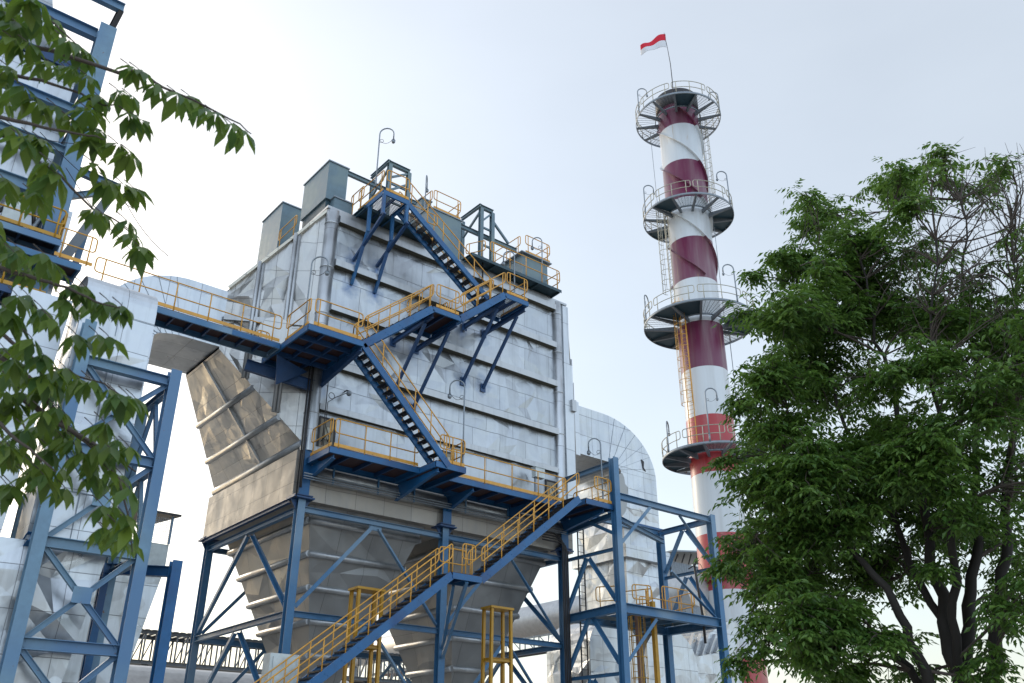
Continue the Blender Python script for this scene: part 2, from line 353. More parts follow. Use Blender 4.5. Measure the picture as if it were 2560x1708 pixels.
# ground
m,t,b=mat('gravel and concrete ground'); tc=N(t,'ShaderNodeTexCoord'); ns=N(t,'ShaderNodeTexNoise',i_Scale=.4,i_Detail=8.); t.links.new(tc.outputs['Object'],ns.inputs[0])
t.links.new(ramp(t,ns.outputs[0],[(.35,(.28,.25,.22)),(.65,(.42,.39,.34))]),b.inputs['Base Color']); b.inputs['Roughness'].default_value=.9
M['ground']=m
M['soffit']=paint('olive girt underside shade',(.075,.072,.05),.7)  # shade below the girts, put into a dark olive colour
g=MB().add([(-600,-600,0),(900,-600,0),(900,900,0),(-600,900,0)],[(0,1,2,3)]).build('ground',M['ground']); g['kind']='structure'
g=MB().box((-6,18,0.004),(46,52,.15)).build('pavement',paint('concrete slab',(.42,.40,.37),.8)); g['kind']='structure'
# ---------------------------------------------------------------- generic builders
def roundloop(p,q,ht,hm,r=.14,n=4):
    p=Vector(p);q=Vector(q);d=(q-p); L=d.length; dn=d/L
    r=min(r,L*.45,(ht-hm)*.48)
    Z=Vector((0,0,1)); C=[(p,ht,1,-1),(q,ht,-1,-1),(q,hm,-1,1),(p,hm,1,1)]
    pts=[]
    def cor(c,h,e1,e2):          # quadratic corner
        A=c+Z*h; a=A+e1*r; b_=A+e2*r
        return [a*(1-s)**2+A*2*s*(1-s)+b_*s*s for s in [i/n for i in range(n+1)]]
    pts+=cor(p,ht,-Z,dn); pts+=cor(q,ht,-dn,-Z); pts+=cor(q,hm,Z,-dn); pts+=cor(p,hm,dn,Z)
    return pts
def rail(root,p,q,h=1.08,hm=.52,step=1.25,toe=True,mat_='yellow',inset=.18,rr=.026,posts=None,name='handrail'):
    p=Vector(p);q=Vector(q)
    hr=MB().tube(roundloop(p,q,h,hm),rr,6,closed=True).build(name,M[mat_],root)
    L=(q-p).length; d=(q-p)/L; ins=min(inset,L*.25)
    n=posts or max(2,int(round((L-2*ins)/step))+1)
    for i in range(n):
        c=p+d*(ins+(L-2*ins)*i/(n-1))
        MB().tube([c-V(0,0,.06),c+V(0,0,h-.01)],rr*.95,6).build('post',M[mat_],hr)
    if toe:
        k=d.cross(V(0,0,1))
        MB().bar(p+V(0,0,.06),q+V(0,0,.06),.012,.13).build('toe_board',M[mat_],hr)
    return hr
def platform(root,x0,x1,y0,y1,z,mat_='stair_blue',deck='plate',grate=False,ch=.22,joists=None):
    # edge channels, joists and a floor; z is the floor's top
    f=MB(); zc=z-.02-ch/2
    for a,b_ in (((x0,y0),(x1,y0)),((x1,y1),(x0,y1))):
        f.chan((a[0],a[1],zc),(b_[0],b_[1],zc),.07,ch,side=-1)
    for a,b_ in (((x1,y0+.075),(x1,y1-.075)),((x0,y1-.075),(x0,y0+.075))):
        f.chan((a[0],a[1],zc),(b_[0],b_[1],zc),.07,ch,side=-1)
    f.build('edge_beam',M[mat_],root)
    n=joists or max(1,int((x1-x0)/1.1))
    for i in range(1,n+1):
        x=x0+(x1-x0)*i/(n+1)
        MB().bar((x,y0+.08,zc+.02),(x,y1-.08,zc+.02),.06,ch-.06).build('joist',M['dark_blue'],root)
    d=MB()
    if grate:
        y=y0+.02
        while y<y1-.02:
            d.bar((x0+.01,y,z-.005),(x1-.01,y,z-.005),.018,.03); y+=.085
        x=x0+.05
        while x<x1: d.bar((x,y0+.01,z+.012),(x,y1-.01,z+.012),.012,.006); x+=.3
        return d.build('grating',M['dark'],root)
    d.box((x0,y0,z-.018),(x1,y1,z)); return d.build('floor_plate',M[deck],root)
def flight(name,xb,zb,xt,zt,y0,y1,label,rails=(True,True),sm='stair_blue',sh=.26,group=None,ext=0):
    # stairs along X from (xb,zb) up to (xt,zt), between y0 and y1
    root=thing(name,(xb,(y0+y1)/2,zb),label,'stairs',group)
    dx=xt-xb; s=1 if dx>0 else -1
    for y,sd_ in ((y0,1),(y1,-1)):
        bl=MB().chan((xb,y,zb-.10),(xt,y,zt-.10),.08,sh,side=(sd_*-s),u=(0,0,1)); n=int(abs(dx)/.55)
        for i in range(n):
            k=(i+.5)/n; c=V(xb+dx*k,y-(.006 if sd_>0 else -.006),zb-.10+(zt-zb)*k)
            bl.box((c.x-.014,c.y-.008,c.z+.01),(c.x+.014,c.y+.008,c.z+.038))
            bl.box((c.x+.10,c.y-.008,c.z-.04),(c.x+.128,c.y+.008,c.z-.012))
        bl.build('stringer',M[sm],root)
    n=max(2,int(round((zt-zb)/.225))); first=None; o=ORI[root.name]
    tw=.25
    for i in range(1,n+1):
        k=(i-.5)/n; x=xb+dx*k; z=zb+(zt-zb)*k+.03
        if first is None:
            t_=MB()
            for j in range(6): t_.bar((x-tw/2+tw*j/5,y0+.09,z),(x-tw/2+tw*j/5,y1-.09,z),.016,.035)
            t_.bar((x-s*tw/2-s*.012,y0+.09,z-.005),(x-s*tw/2-s*.012,y1-.09,z-.005),.008,.05)
            for yy in (y0+.085,(y0+y1)/2,y1-.085): t_.box((x-tw/2,yy-.006,z-.045),(x+tw/2,yy+.006,z-.018))
            first=t_.build('tread',M['dark'],root); fx,fz=x,z
        else:
            c=first.copy(); S.collection.objects.link(c); c.parent=root; c.location=(x-fx,0,z-fz)
    for on,y in zip(rails,(y0+.03,y1-.03)):
        if not on: continue
        rail(root,(xb+ext*-s,y,zb+.06-ext*(zt-zb)/abs(dx)),(xt,y,zt+.06),h=1.02,hm=.5,step=1.05,toe=False)
    return root
def brace_mb(a,b_,w_=.14,kind='angle'):
    return MB().angle(a,b_,w_) if kind=='angle' else MB().hbeam(a,b_,w_,w_)
def gooseneck(name,base,h,ang,label,r=.03,reach=.55,mat_='galv',group='gooseneck lamps on the platforms',thin=False):
    root=thing(name,base,label,'lamp',group); b_=Vector(base); dx,dy=math.cos(ang),math.sin(ang)
    pts=[b_,b_+V(0,0,h*.5),b_+V(0,0,h)]
    for i in range(1,9):
        a=math.pi*i/8; pts.append(b_+V(dx*reach/2*(1-math.cos(a)),dy*reach/2*(1-math.cos(a)),h+reach/2*math.sin(a)))
    end=pts[-1]-V(0,0,.22); pts.append(end)
    MB().tube(pts,r,8).tube([b_,b_+V(0,0,.5)],r*1.35,8).build('pole',M[mat_],root)
    hd=MB().lathe(end,[(.03,.0),(.04,-.06),(.05,-.1),(.09,-.14)],10)
    hl=hd.build('lamp_head',M['lampglass'],root)
    MB().ball(end-V(0,0,.2),.09,10,1.15).build('lamp_globe',M['galv'],hl)
    cb=[]; a0=b_+V(0,0,h*.88)
    for i in range(13):
        k=i/12; p_=a0.lerp(end-V(0,0,.05),k); p_=p_-V(0,0,.22*math.sin(math.pi*k)); 
        cb.append(p_)
    c_=MB().tube(cb,.009,5)
    c_.tube([a0+V(dx*(.1+.09*math.cos(a)),dy*(.1+.09*math.cos(a)),-.05+.09*math.sin(a)) for a in [2*math.pi*i/12 for i in range(12)]],.01,5,closed=True)
    c_.build('cable',M['dark'],root)
    return root
# ================================================================ main filter casing
X0,X1,Y0,Y1=14.2,28.5,30.0,38.5; ZB,ZT=12.45,24.05
cs=thing('filter_casing',(X0,Y0,ZB),'huge aluminium clad filter casing with ribbed front, hoppers below and sloping hoods at its sides','industrial unit')
MB().box((X0+.25,Y0+.1,ZB+.55),(X1-.25,Y1,ZT)).crinkle((X0+.3,Y0-.005,ZB+.5),(X1-.3,Y0-.005,ZB+.5),(X1-.3,Y0-.005,ZT-.01),(X0+.3,Y0-.005,ZT-.01),.62,.045).build('wall',M['clad'],cs)
MB().crbox((X0+.02,Y0+.06,ZB-1.35),(X1-.02,Y1-.06,ZB+.53),.8,.03).build('skirt',M['clad_skirt'],cs)
# horizontal girts (z = lower edge), tapered to the wall at their ends
def girt(x0,x1,z,h=.42,d=.31,mm='clad_rib',lab=None):
    y=Y0; m=MB()
    m.hexa([(x0+.25,y-.001,z-.02),(x1-.1,y-.001,z-.02),(x1-.1,y,z-.019),(x0+.25,y,z-.019)],[(x0,y-.001,z+h),(x1,y-.001,z+h),(x1,y,z+h+.001),(x0,y,z+h+.001)]) if 0 else None
    m.prism([(x0+.12,0),(x1-.12,0),(x1,h),(x0,h)],(0,1)) if 0 else None
    pts=[]
    for x in (x0,x1): pts+= [(x,y,z),(x,y-d,z),(x,y-d,z+h*.72),(x,y,z+h)]
    m.add(pts,[(0,1,2,3)[::-1],(4,5,6,7),(0,4,5,1)[::-1],(1,5,6,2)[::-1],(2,6,7,3)[::-1]])
    g_=m.build('girt',M[mm],cs)
    MB().box((x0+.01,y-d+.012,z-.008),(x1-.01,y-.002,z-.002)).build('girt_shade_strip',M['soffit'],g_)  # thin strip whose dark colour paints the girt's own shade
    return g_
for z in (23.42,21.25,19.12,16.6): girt(14.85,27.45,z)
girt(14.85,27.45,14.72,h=.34,d=.2)
girt(14.6,27.9,ZB+.52,h=.3,d=.16)
# rounded corner posts, in lengths with lap rings
def post(x,y,r,z0,z1,step=2.2,a0=0,a1=2*math.pi,squash=1):
    m=MB(); m.lathe((x,y,0),[(r,z0),(r,z1),(.01,z1)],20)
    z=z0+step*.7
    while z<z1: m.lathe((x,y,0),[(r,z),(r+.02,z+.01),(r+.02,z+.05),(r,z+.06)],20); z+=step
    return m.build('corner_post',M['clad_post'],cs)
post(14.62,30.02,.29,ZB+.5,24.0); post(27.72,30.02,.27,ZB+.5,24.0)
MB().box((28.12,29.92,ZB+.4),(28.5,30.3,24.0)).build('corner_post',M['clad_post'],cs)
MB().box((28.52,29.95,13.6),(28.72,30.5,20.7)).build('flange_post',M['clad_post'],cs)
MB().box((28.50,29.80,18.15),(28.78,30.6,18.75)).build('flange_block',M['clad_rib'],cs)
# roof edge
MB().box((X0+.1,Y0-.1,ZT+.005),(X1-.1,Y1,ZT+.12)).box((X0+.5,Y0-.16,ZT-.22),(X1-.9,Y0-.01,ZT+.0)).build('roof',M['clad_rib'],cs)
# inlet hood on the left, outlet hood on the right: four sided funnels with ribs
def hood(s):
    if s<0: xa,xb=X0+.24,11.49; zb0=13.3; 
    else: xa,xb=X1+.02,31.0; zb0=13.3
    ya,yb=Y0+.12,Y1-.05; yc,yd=32.5,36.0; zt0=24.0 if s<0 else 22.3; z1,z2=17.3,20.05
    if s>0: zb0=14.4
    A=[(xa,ya,zb0),(xa,yb,zb0),(xa,yb,zt0),(xa,ya,zt0)]; B=[(xb,yc,z1),(xb,yd,z1),(xb,yd,z2),(xb,yc,z2)]
    nm='inlet_hood' if s<0 else 'outlet_hood'
    m=MB()
    for q_ in ([(0,4,7,3),(1,2,6,5),(0,1,5,4),(3,7,6,2)] if s<0 else [(0,3,7,4),(1,5,6,2),(0,4,5,1),(3,2,6,7)]):
        AB=A+B; q_=q_[::-1] if s<0 else q_[::-1]
        m.crinkle(*[AB[i] for i in q_],.62,.075)
    h=m.build(nm,M['clad_hood'],cs)
    def lerp(a,b,k): return Vector(a).lerp(Vector(b),k)
    # ribs round the underside and the front side
    for k in ((.0,.27,.58) if s<0 else (.5,)):
        a=lerp(A[0],B[0],k);b_=lerp(A[1],B[1],k)
        MB().tube([a+V(-.05*0,0,-.02),b_+V(0,0,-.02)],.13 if k else .17,8).build('rib',M['clad_rib'],h)
    a=lerp(A[0],A[1],.42);b_=lerp(B[0],B[1],.45)
    MB().bar(a+V(0,0,-.03),b_+V(0,0,-.03),.16,.14).build('stiffener',M['clad_rib'],h)
    for k in (.30,.66):
        a=lerp(A[0],B[0],k);b_=lerp(A[3],B[3],k)
        q=MB()
        for o in (-.0,.16): q.tube([a+V(s*o,s*0-.02,.05),b_+V(s*o,-.02,-.05)],.085,8)
        q.build('rib',M['clad_rib'],h)
    a,b_=Vector(A[3]),Vector(B[3])
    MB().bar(a+V(0,-.06,.04),b_+V(0,-.06,.04),.16,.12).build('rim',M['cream'],h)
    MB().bar(Vector(A[2])+V(0,0,.04),Vector(B[2])+V(0,0,.04),.16,.1).build('rim',M['cream'],h)
    # horizontal ledge across the front side
    k=.62;a=lerp(A[0],A[3],(19.0-zb0)/(zt0-zb0));b_=lerp(B[0],B[3],.62)
    MB().bar(a+V(0,-.05,-.6),b_+V(0,-.05,-.3),.16,.22).build('ledge',M['clad_rib'],h)
    return h
hood(-1); hood(1)
# two hoppers with ribs
def hopper(xc,x_half):
    yc=34.25; z=ZB-.25; f0=xc-x_half; m=MB(); 
    def ring(z_):
        d=(12.3-z_); return (xc-x_half+.3+.34*d*.97, xc+x_half-.3-.34*d*.97+0.0, 30.0+.42*d-.05, 38.5-.42*d+.05)
    def four(z_): 
        a,b_,c,d=ring(z_); return [(a,c,z_),(b_,c,z_),(b_,d,z_),(a,d,z_)]
    lo=3.9
    h=MB().crhexa(four(lo),four(11.25),.85,.065).build('hopper',M['clad_hop'],cs)
    MB().hexa(four(lo-.6),four(lo-.01)).build('outlet',M['galv'],h)
    for z_ in (10.55,9.42,8.27,7.12,5.95,4.8):
        a=four(z_); e=.05
        pts=[V(a[0][0]-e,a[0][1]-e,z_),V(a[1][0]+e,a[1][1]-e,z_),V(a[2][0]+e,a[2][1]+e,z_),V(a[3][0]-e,a[3][1]+e,z_)]
        r_=MB()
        for i in range(4): r_.tube([pts[i],pts[(i+1)%4]],.125,8)
        r_.build('rib',M['clad_rib'],h)
    return h
hopper(17.8,3.35); hopper(24.6,3.4)
# pipe like bulge along the foot of the front wall
q=MB()
for a,b_ in ((15.0,21.0),(21.3,27.6)): q.tube([(a,29.95,12.1),(b_,29.95,12.1)],.30,12)
q.build('foot_roll',M['clad_rib'],cs)
# access doors with frames, handles and a small notice
for x,z,wd,hg in ((14.95,13.15,.75,1.35),(20.75,13.2,.75,1.2),(26.75,13.1,.75,1.2)):
    fr=MB()
    for a,b_ in (((x,29.93,z),(x+.07,29.995,z+hg)),((x+wd-.07,29.93,z),(x+wd,29.995,z+hg)),((x+.072,29.93,z+hg-.07),(x+wd-.072,29.995,z+hg)),((x+.072,29.93,z),(x+wd-.072,29.995,z+.07))): fr.box(a,b_)
    d=fr.build('door',M['dark'],cs)
    MB().box((x+.075,29.955,z+.075),(x+wd-.075,29.998,z+hg-.075)).build('leaf',M['door'],d)
    MB().box((x+.25,29.925,z+.45),(x+wd-.25,29.95,z+.95)).build('notice',M['rail_cream'],d)
    MB().tube([(x+.12,29.9,z+.3),(x+.3,29.88,z+.55),(x+.42,29.9,z+.35),(x+.55,29.88,z+.8)],.018,6).tube([(x+.3,29.9,z+.95),(x+.42,29.88,z+.6),(x+.6,29.9,z+.25)],.015,6).build('handle',M['dark'],d)
# round sealed manhole on the inlet hood
rt_=MB()
c_=V(13.05,30.85,17.75); ax=V(-.35,-1,0).normalized(); p_=[c_-ax*.25,c_+ax*.28]
rt_.tube(p_,[.62,.62],20).tube([c_+ax*.28,c_+ax*.34],.68,20)
rt_.build('manhole',M['clad_hood'],cs)
# ---------------------------------------------------------------- penthouse boxes on the roof
def penthouse(name,x0,x1,y0,y1,z0,z1,label,group=None,lid=.05):
    r_=thing(name,(x0,y0,z0),label,'roof box',group)
    MB().box((x0,y0,z0),(x1,y1,z1)).build('shell',M['grey_blue'],r_)
    MB().box((x0-lid,y0-lid,z1+.002),(x1+lid,y1+lid,z1+.06)).build('lid',M['galv'],r_)
    return r_
GP='grey blue boxes on the casing roof'
a=penthouse('insulator_box',14.42,15.4,30.5,32.9,24.95,26.95,'tall grey blue box at the front left corner of the casing roof',GP)
MB().box((14.5,30.6,24.5),(15.3,32.8,24.94)).build('plinth',M['deck_teal'],a)
b_=penthouse('junction_box',14.72,15.62,30.2,31.3,24.2,24.93,'low grey blue box tucked under the front of the tall corner box',GP)
penthouse('insulator_box',14.3,15.3,34.9,37.1,24.2,27.0,'grey blue box behind the sloping hood roof, farthest left on the roof',GP)
a=penthouse('insulator_box',20.0,21.95,30.6,33.4,24.2,26.95,'broad grey blue box in the middle of the roof behind the top stairs',GP)
penthouse('motor_box',20.05,20.62,31.4,32.4,27.05,27.95,'small grey blue box standing on the broad middle roof box',GP)
a=penthouse('insulator_box',25.75,27.5,30.35,33.0,24.3,26.45,'pale grey blue box at the right end of the roof under a railed lid',GP,lid=.18)
rt2=thing('roof_railing',(20.2,30.6,27.02),'yellow railing round the lid of the broad middle roof box','railing','railings on the roof')
rail(rt2,(20.25,30.62,27.05),(21.9,30.62,27.05),name='guard_rail'); rail(rt2,(21.95,30.7,27.05),(21.95,32.3,27.05),name='guard_rail'); rail(rt2,(20.2,32.2,27.05),(20.2,30.7,27.05),name='guard_rail')
rt2=thing('roof_railing',(25.8,30.3,26.5),'yellow railing round the lid of the right end roof box','railing','railings on the roof')
rail(rt2,(25.9,30.25,26.55),(27.6,30.25,26.55),name='guard_rail'); rail(rt2,(27.65,30.3,26.55),(27.65,32.,26.55),name='guard_rail'); rail(rt2,(25.75,32.8,26.55),(25.75,30.5,26.55),name='guard_rail')
rt2=thing('roof_railing',(14.6,33.5,24.2),'short yellow railing between the two left roof boxes','railing','railings on the roof')
rail(rt2,(14.25,34.7,24.15),(14.25,32.9,24.15),name='guard_rail',toe=False)
# gantries
def gantry(x0,x1,y,zt,zm,zb,xl,xr,label,diag=True):
    r_=thing('lifting_gantry',(x0,y,zb),label,'gantry','grey blue lifting gantries on the roof'); m_='grey_blue'
    for x in (x0,x1):
        MB().hbeam((x,y,zb),(x,y,zt),.2,.2).build('column',M[m_],r_)
    MB().hbeam((x0-.05,y,zt+.1),(x1+.05,y,zt+.1),.18,.2).build('crossbeam',M[m_],r_)
    MB().hbeam((x0-.1,y+1.6,zt+.12),(x0-.1,y-.1,zt+.12),.14,.18).build('crossbeam',M[m_],r_)
    MB().hbeam((x0,y+1.6,zb),(x0,y+1.6,zt),.18,.18).build('column',M[m_],r_)
    MB().hbeam((xl,y+.25,zm),(xr,y+.25,zm),.16,.22).build('rail_beam',M[m_],r_)
    MB().bar((x0+.1,y,zt-.7),(x1-.1,y,zt-.1),.1,.1).build('brace',M[m_],r_)
    MB().bar((x0,y+.1,zt-.15),(x0,y+1.5,zt-1.0),.1,.1).build('brace',M[m_],r_)
    for z in (zm-.7,zm+.35): MB().bar((x0+.1,y+.05,z),(x1-.1,y+.05,z),.08,.1).build('rung',M[m_],r_)
    return r_
g_=gantry(23.12,23.84,30.5,28.2,26.78,24.2,21.9,25.7,'grey blue lifting gantry standing right of the broad roof box')
MB().bar((23.95,30.55,27.75),(25.1,30.7,26.95),.1,.12).build('brace',M['grey_blue'],g_)
g_=gantry(17.85,18.95,31.0,28.72,27.35,24.2,15.35,19.6,'grey blue lifting gantry behind the topmost stair landing')
MB().bar((18.9,31.0,28.0),(18.0,31.0,27.3),.1,.1).build('brace',M['grey_blue'],g_)
# ---------------------------------------------------------------- main support frame
sf=thing('support_frame',(14.55,30,0),'blue steel frame of columns and braces carrying the big casing and hoppers','steel frame')
cols=[(14.55,30.02),(21.12,30.02),(27.76,30.02),(14.55,38.4),(21.12,38.4),(27.76,38.4)]
for i,(x,y) in enumerate(cols):
    MB().hbeam((x,y,0),(x,y,11.05),.30,.30,u=(0,1,0)).build('column',M['steel_blue'],sf)
    k=MB().box((x-.42,y-.34,11.06),(x+.42,y+.34,11.12)).box((x-.36,y-.3,11.16),(x+.36,y+.3,11.20)).box((x-.2,y-.2,11.121),(x+.2,y+.2,11.159))
    for sx in (-1,1): k.add([(x+sx*.16,y-.02,11.05),(x+sx*.40,y-.02,11.05),(x+sx*.16,y-.02,10.65),(x+sx*.16,y+.02,11.05),(x+sx*.40,y+.02,11.05),(x+sx*.16,y+.02,10.65)],[(0,1,2),(5,4,3),(0,2,5,3),(1,4,5,2)])
    k.build('bearing',M['dark_blue'],sf)
    if y<31:
        MB().hbeam((x,y-.05,11.21),(x,y-.05,12.5 if i else 13.45),.42,.34,u=(0,1,0)).build('stub_column',M['stair_blue'],sf)
    else: MB().hbeam((x,y,11.21),(x,y,13.3),.3,.3,u=(0,1,0)).build('stub_column',M['stair_blue'],sf)
def fb(a,b_,nm,w_=.2,kind='h',m_='steel_blue'):
    (MB().hbeam(a,b_,w_,w_*1.05) if kind=='h' else MB().angle(a,b_,w_)).build(nm,M[m_],sf)
for z in (10.72,6.95,3.2):
    for xa,xb in ((14.72,20.96),(21.28,27.6)):
        for y in (30.02,38.4): fb((xa,y,z),(xb,y,z),'beam')
    for x in (14.55,27.76,):
        fb((x,30.2,z),(x,38.24,z),'beam')
fb((14.25,30.3,11.02),(14.25,38.3,11.02),'sill_beam',.16,m_='dark_blue')
for y in (30.02,38.4):
    for (xa,xb,xm) in ((14.75,20.95,17.84),(21.3,27.58,24.44)):
        for zt,zb in ((10.55,7.2),(6.8,3.4)):
            fb((xm-.15,y,zt),(xa,y,zb),'brace',.15,'a'); fb((xm+.15,y,zt),(xb,y,zb),'brace',.15,'a')
            MB().box((xm-.28,y-.012,zt-.12),(xm+.28,y+.012,zt+.08)).build('gusset',M['steel_blue'],sf)
for x in (14.55,27.76):
    for zt,zb in ((10.55,7.2),(6.8,3.4)):
        fb((x,34.05,zt),(x,30.25,zb),'brace',.15,'a'); fb((x,34.4,zt),(x,38.2,zb),'brace',.15,'a')
# pipes and cable trays on the face, at the foot of the casing
pr=thing('cable_tray',(14.4,29.6,11.75),'thin grey conduits running level below the lowest walkway','conduit')
for dz,r_ in ((0,.035),(.1,.03),(.19,.02)):
    MB().tube([(14.35,29.55,11.95-dz),(20.8,29.55,11.98-dz),(27.6,29.55,11.95-dz)],r_,6).build('conduit',M['galv'],pr)
pr=thing('downpipe',(14.28,29.65,10.8),'dark downpipe at the front left corner of the casing','pipe')
MB().tube([(14.28,29.62,17.0),(14.28,29.62,12.2),(14.3,29.62,11.4)],.05,8).tube([(14.2,29.7,16.9),(14.2,29.7,11.0)],.03,8).build('pipe',M['dark'],pr)
# control boxes
def cbox(x,y,z,label,sx=.5,sz=.45,post_=1.0):
    r_=thing('control_box',(x,y,z),label,'electrical box','grey control boxes along the casing')
    MB().box((x,y,z),(x+sx,y+.28,z+sz)).box((x-.03,y-.03,z+sz+.002),(x+sx+.03,y+.3,z+sz+.03)).build('housing',M['cabinet'],r_)
    MB().box((x+sx+.001,y+.05,z+.08),(x+sx+.01,y+.22,z+sz-.1)).build('label_plate',M['door'],r_)
    if post_: MB().box((x+.05,y+.1,z-post_),(x+.13,y+.18,z-.002)).build('stand',M['galv'],r_)
    return r_
cbox(25.5,29.2,14.0,'grey control box on a stand by the right access door',.55,.45,1.35)
cbox(13.9,29.0,17.1,'grey control box by the casing corner on the middle walkway',.55,.55,.5)

r_=thing('vent_pipe',(22.6,29.85,20.6),'thin dark vertical pipe high on the front wall left of the grated landing','pipe')
MB().tube([(22.55,29.55,21.3),(22.55,29.55,24.6)],.045,8).box((22.48,29.5,22.2),(22.62,29.97,22.26)).build('pipe',M['dark'],r_)
r_=thing('wall_conduit',(15.3,29.9,13),'thin cables clipped up the front wall beside the left corner post','cable')
MB().tube([(15.0,29.62,13.2),(15.0,29.62,16.3)],.02,6).tube([(15.06,29.62,13.2),(15.07,29.62,15.0),(15.4,29.62,15.3),(16.0,29.7,15.7)],.015,6).build('cable',M['dark'],r_)
# ================================================================ walkways and stairs on the front
ST='stair_blue'; GW='blue walkways along the front of the casing'; GS='blue stairs between the walkways'
def bracket(root,x,y0,y1,z,d0=.12,d1=.5,m_='dark_blue',tilt=0):
    # cantilever plate girder from the wall (y1) to the edge (y0), deeper at the wall
    vs=[(x,y0,z),(x,y0,z-d0),(x,y1,z-d1-tilt),(x,y1,z-tilt)]
    m=MB()
    m.add([(x-.012,*v[1:]) for v in vs]+[(x+.012,*v[1:]) for v in vs],[(0,1,2,3)[::-1],(4,5,6,7),(0,1,5,4),(1,2,6,5),(2,3,7,6),(3,0,4,7)])
    m.bar((x,y0,z-d0-.012),(x,y1,z-d1-tilt-.012),.16,.02)
    return m.build('bracket',M[m_],root)
# --- low walkway z 12.6
lw=thing('low_walkway',(14.3,27.95,12.6),'long low blue walkway with yellow rails at the foot of the casing wall','walkway',GW)
platform(lw,14.5,18.42,27.98,29.75,12.62,joists=3)
platform(lw,18.43,19.85,26.85,29.75,12.62,joists=1)
platform(lw,19.86,26.3,27.98,29.75,12.62,joists=6)
platform(lw,26.31,28.0,26.85,29.75,12.62,joists=1)
for x,y in ((14.75,28.1),(18.6,26.95),(21.15,28.1),(24.3,28.1),(27.5,27.0)): bracket(lw,x,y,29.85,12.36,.12,.62 if x in(18.6,21.15) else .5,m_='stair_blue')
rail(lw,(14.55,28.0,12.65),(14.55,29.6,12.65)); rail(lw,(14.65,27.98,12.65),(18.35,27.98,12.65),step=1.2)
rail(lw,(18.62,26.9,12.65),(19.8,26.9,12.65),step=.5); rail(lw,(19.86,27.0,12.65),(19.86,27.9,12.65),step=.7)
rail(lw,(20.0,27.98,12.65),(26.2,27.98,12.65),step=1.55)
rail(lw,(26.9,26.88,12.65),(27.9,26.88,12.65),step=.6); rail(lw,(28.0,26.95,12.65),(28.0,29.4,12.65))
for x in (15.6,17.6,19.3,21.9,24.2,26.4):
    MB().bar((x,29.6,12.4),(x,29.6,11.75),.06,.06).build('hanger',M['steel_blue'],lw)
# --- middle platform z 16.5
mp_=thing('middle_platform',(12.55,26.7,16.5),'wide blue platform hung on the casing corner with dark red floor panels','walkway',GW)
zz=16.52
platform(mp_,12.55,14.85,26.75,30.6,zz,joists=2)
for y in (27.6,28.55,29.5): MB().bar((12.65,y,zz-.16),(14.77,y,zz-.16),.08,.2).build('joist',M['dark_blue'],mp_)
bracket(mp_,14.8,26.8,29.98,zz-.25,.15,.62,tilt=.0); 
MB().hbeam((11.9,30.5,16.0),(14.5,29.85,15.6),.18,.45).build('bracket',M['dark_blue'],mp_)
MB().add([(12.6,29.3,16.2),(14.2,29.9,16.15),(12.9,29.8,15.2),(12.6,29.34,16.2),(14.2,29.94,16.15),(12.9,29.84,15.2)],[(0,1,2),(5,4,3),(0,2,5,3),(1,4,5,2),(0,3,4,1)]).build('gusset',M['dark_blue'],mp_)
rail(mp_,(12.6,28.75,zz+.03),(12.6,26.85,zz+.03)); rail(mp_,(12.75,26.78,zz+.03),(14.75,26.78,zz+.03),step=1.5)
# --- inlet walkway going left
iw=thing('inlet_walkway',(4.5,28.9,16.5),'blue walkway with orange rails running left to the boiler house','walkway',GW)
platform(iw,7.2,12.5,28.9,30.0,16.5,joists=7,mat_='steel_blue')
MB().box((10.6,28.885,16.26),(12.5,28.895,16.46)).build('new_plate',M['stair_blue'],iw)
rail(iw,(5.6,28.92,16.55),(12.45,28.92,16.55),step=1.35,inset=.3)
rail(iw,(11.95,29.9,16.55),(12.45,29.9,16.55),h=.75,hm=.3,toe=False,posts=2)
platform(iw,2.2,5.2,28.9,30.0,17.15,joists=3,mat_='steel_blue')
rail(iw,(4.3,28.92,17.2),(5.5,28.92,17.2),step=1.0)
# --- landings
l3=thing('lower_landing',(17.95,26.8,19.1),'blue stair landing with dark floor half way up the front, left of the grated one','stair landing',GW)
platform(l3,17.95,19.35,26.8,29.0,19.12,joists=1)
l4=thing('upper_landing',(21.6,26.8,21.1),'blue stair landing with open grating high on the front wall','stair landing',GW)
platform(l4,21.75,23.1,26.8,28.9,21.12,grate=True,joists=1)
for r_,xa,xb,z,zz0 in ((l3,18.05,19.25,19.0,0),(l4,21.85,23.0,21.0,0)):
    for x in (xa,xb):
        MB().hbeam((x,26.95,z-.22),(x,29.95,z-.30),.12,.22).build('bracket',M['dark_blue'],r_)
        MB().bar((x,27.5,z-.36),(x,29.95,z-3.1),.12,.12).build('strut',M['dark_blue'],r_)
        MB().box((x-.14,29.94,z-3.3),(x+.14,29.97,z-2.9)).box((x-.14,29.94,z-.5),(x+.14,29.97,z-.1)).build('wall_plate',M['dark_blue'],r_)
rail(l3,(18.0,28.9,19.15),(18.0,27.0,19.15)); rail(l3,(18.1,26.82,19.15),(19.25,26.82,19.15),step=.8)
rail(l3,(19.35,28.9,19.15),(19.35,27.8,19.15))
rail(l4,(21.85,26.82,21.15),(23.05,26.82,21.15),step=.9); rail(l4,(23.1,26.9,21.15),(23.1,28.8,21.15))
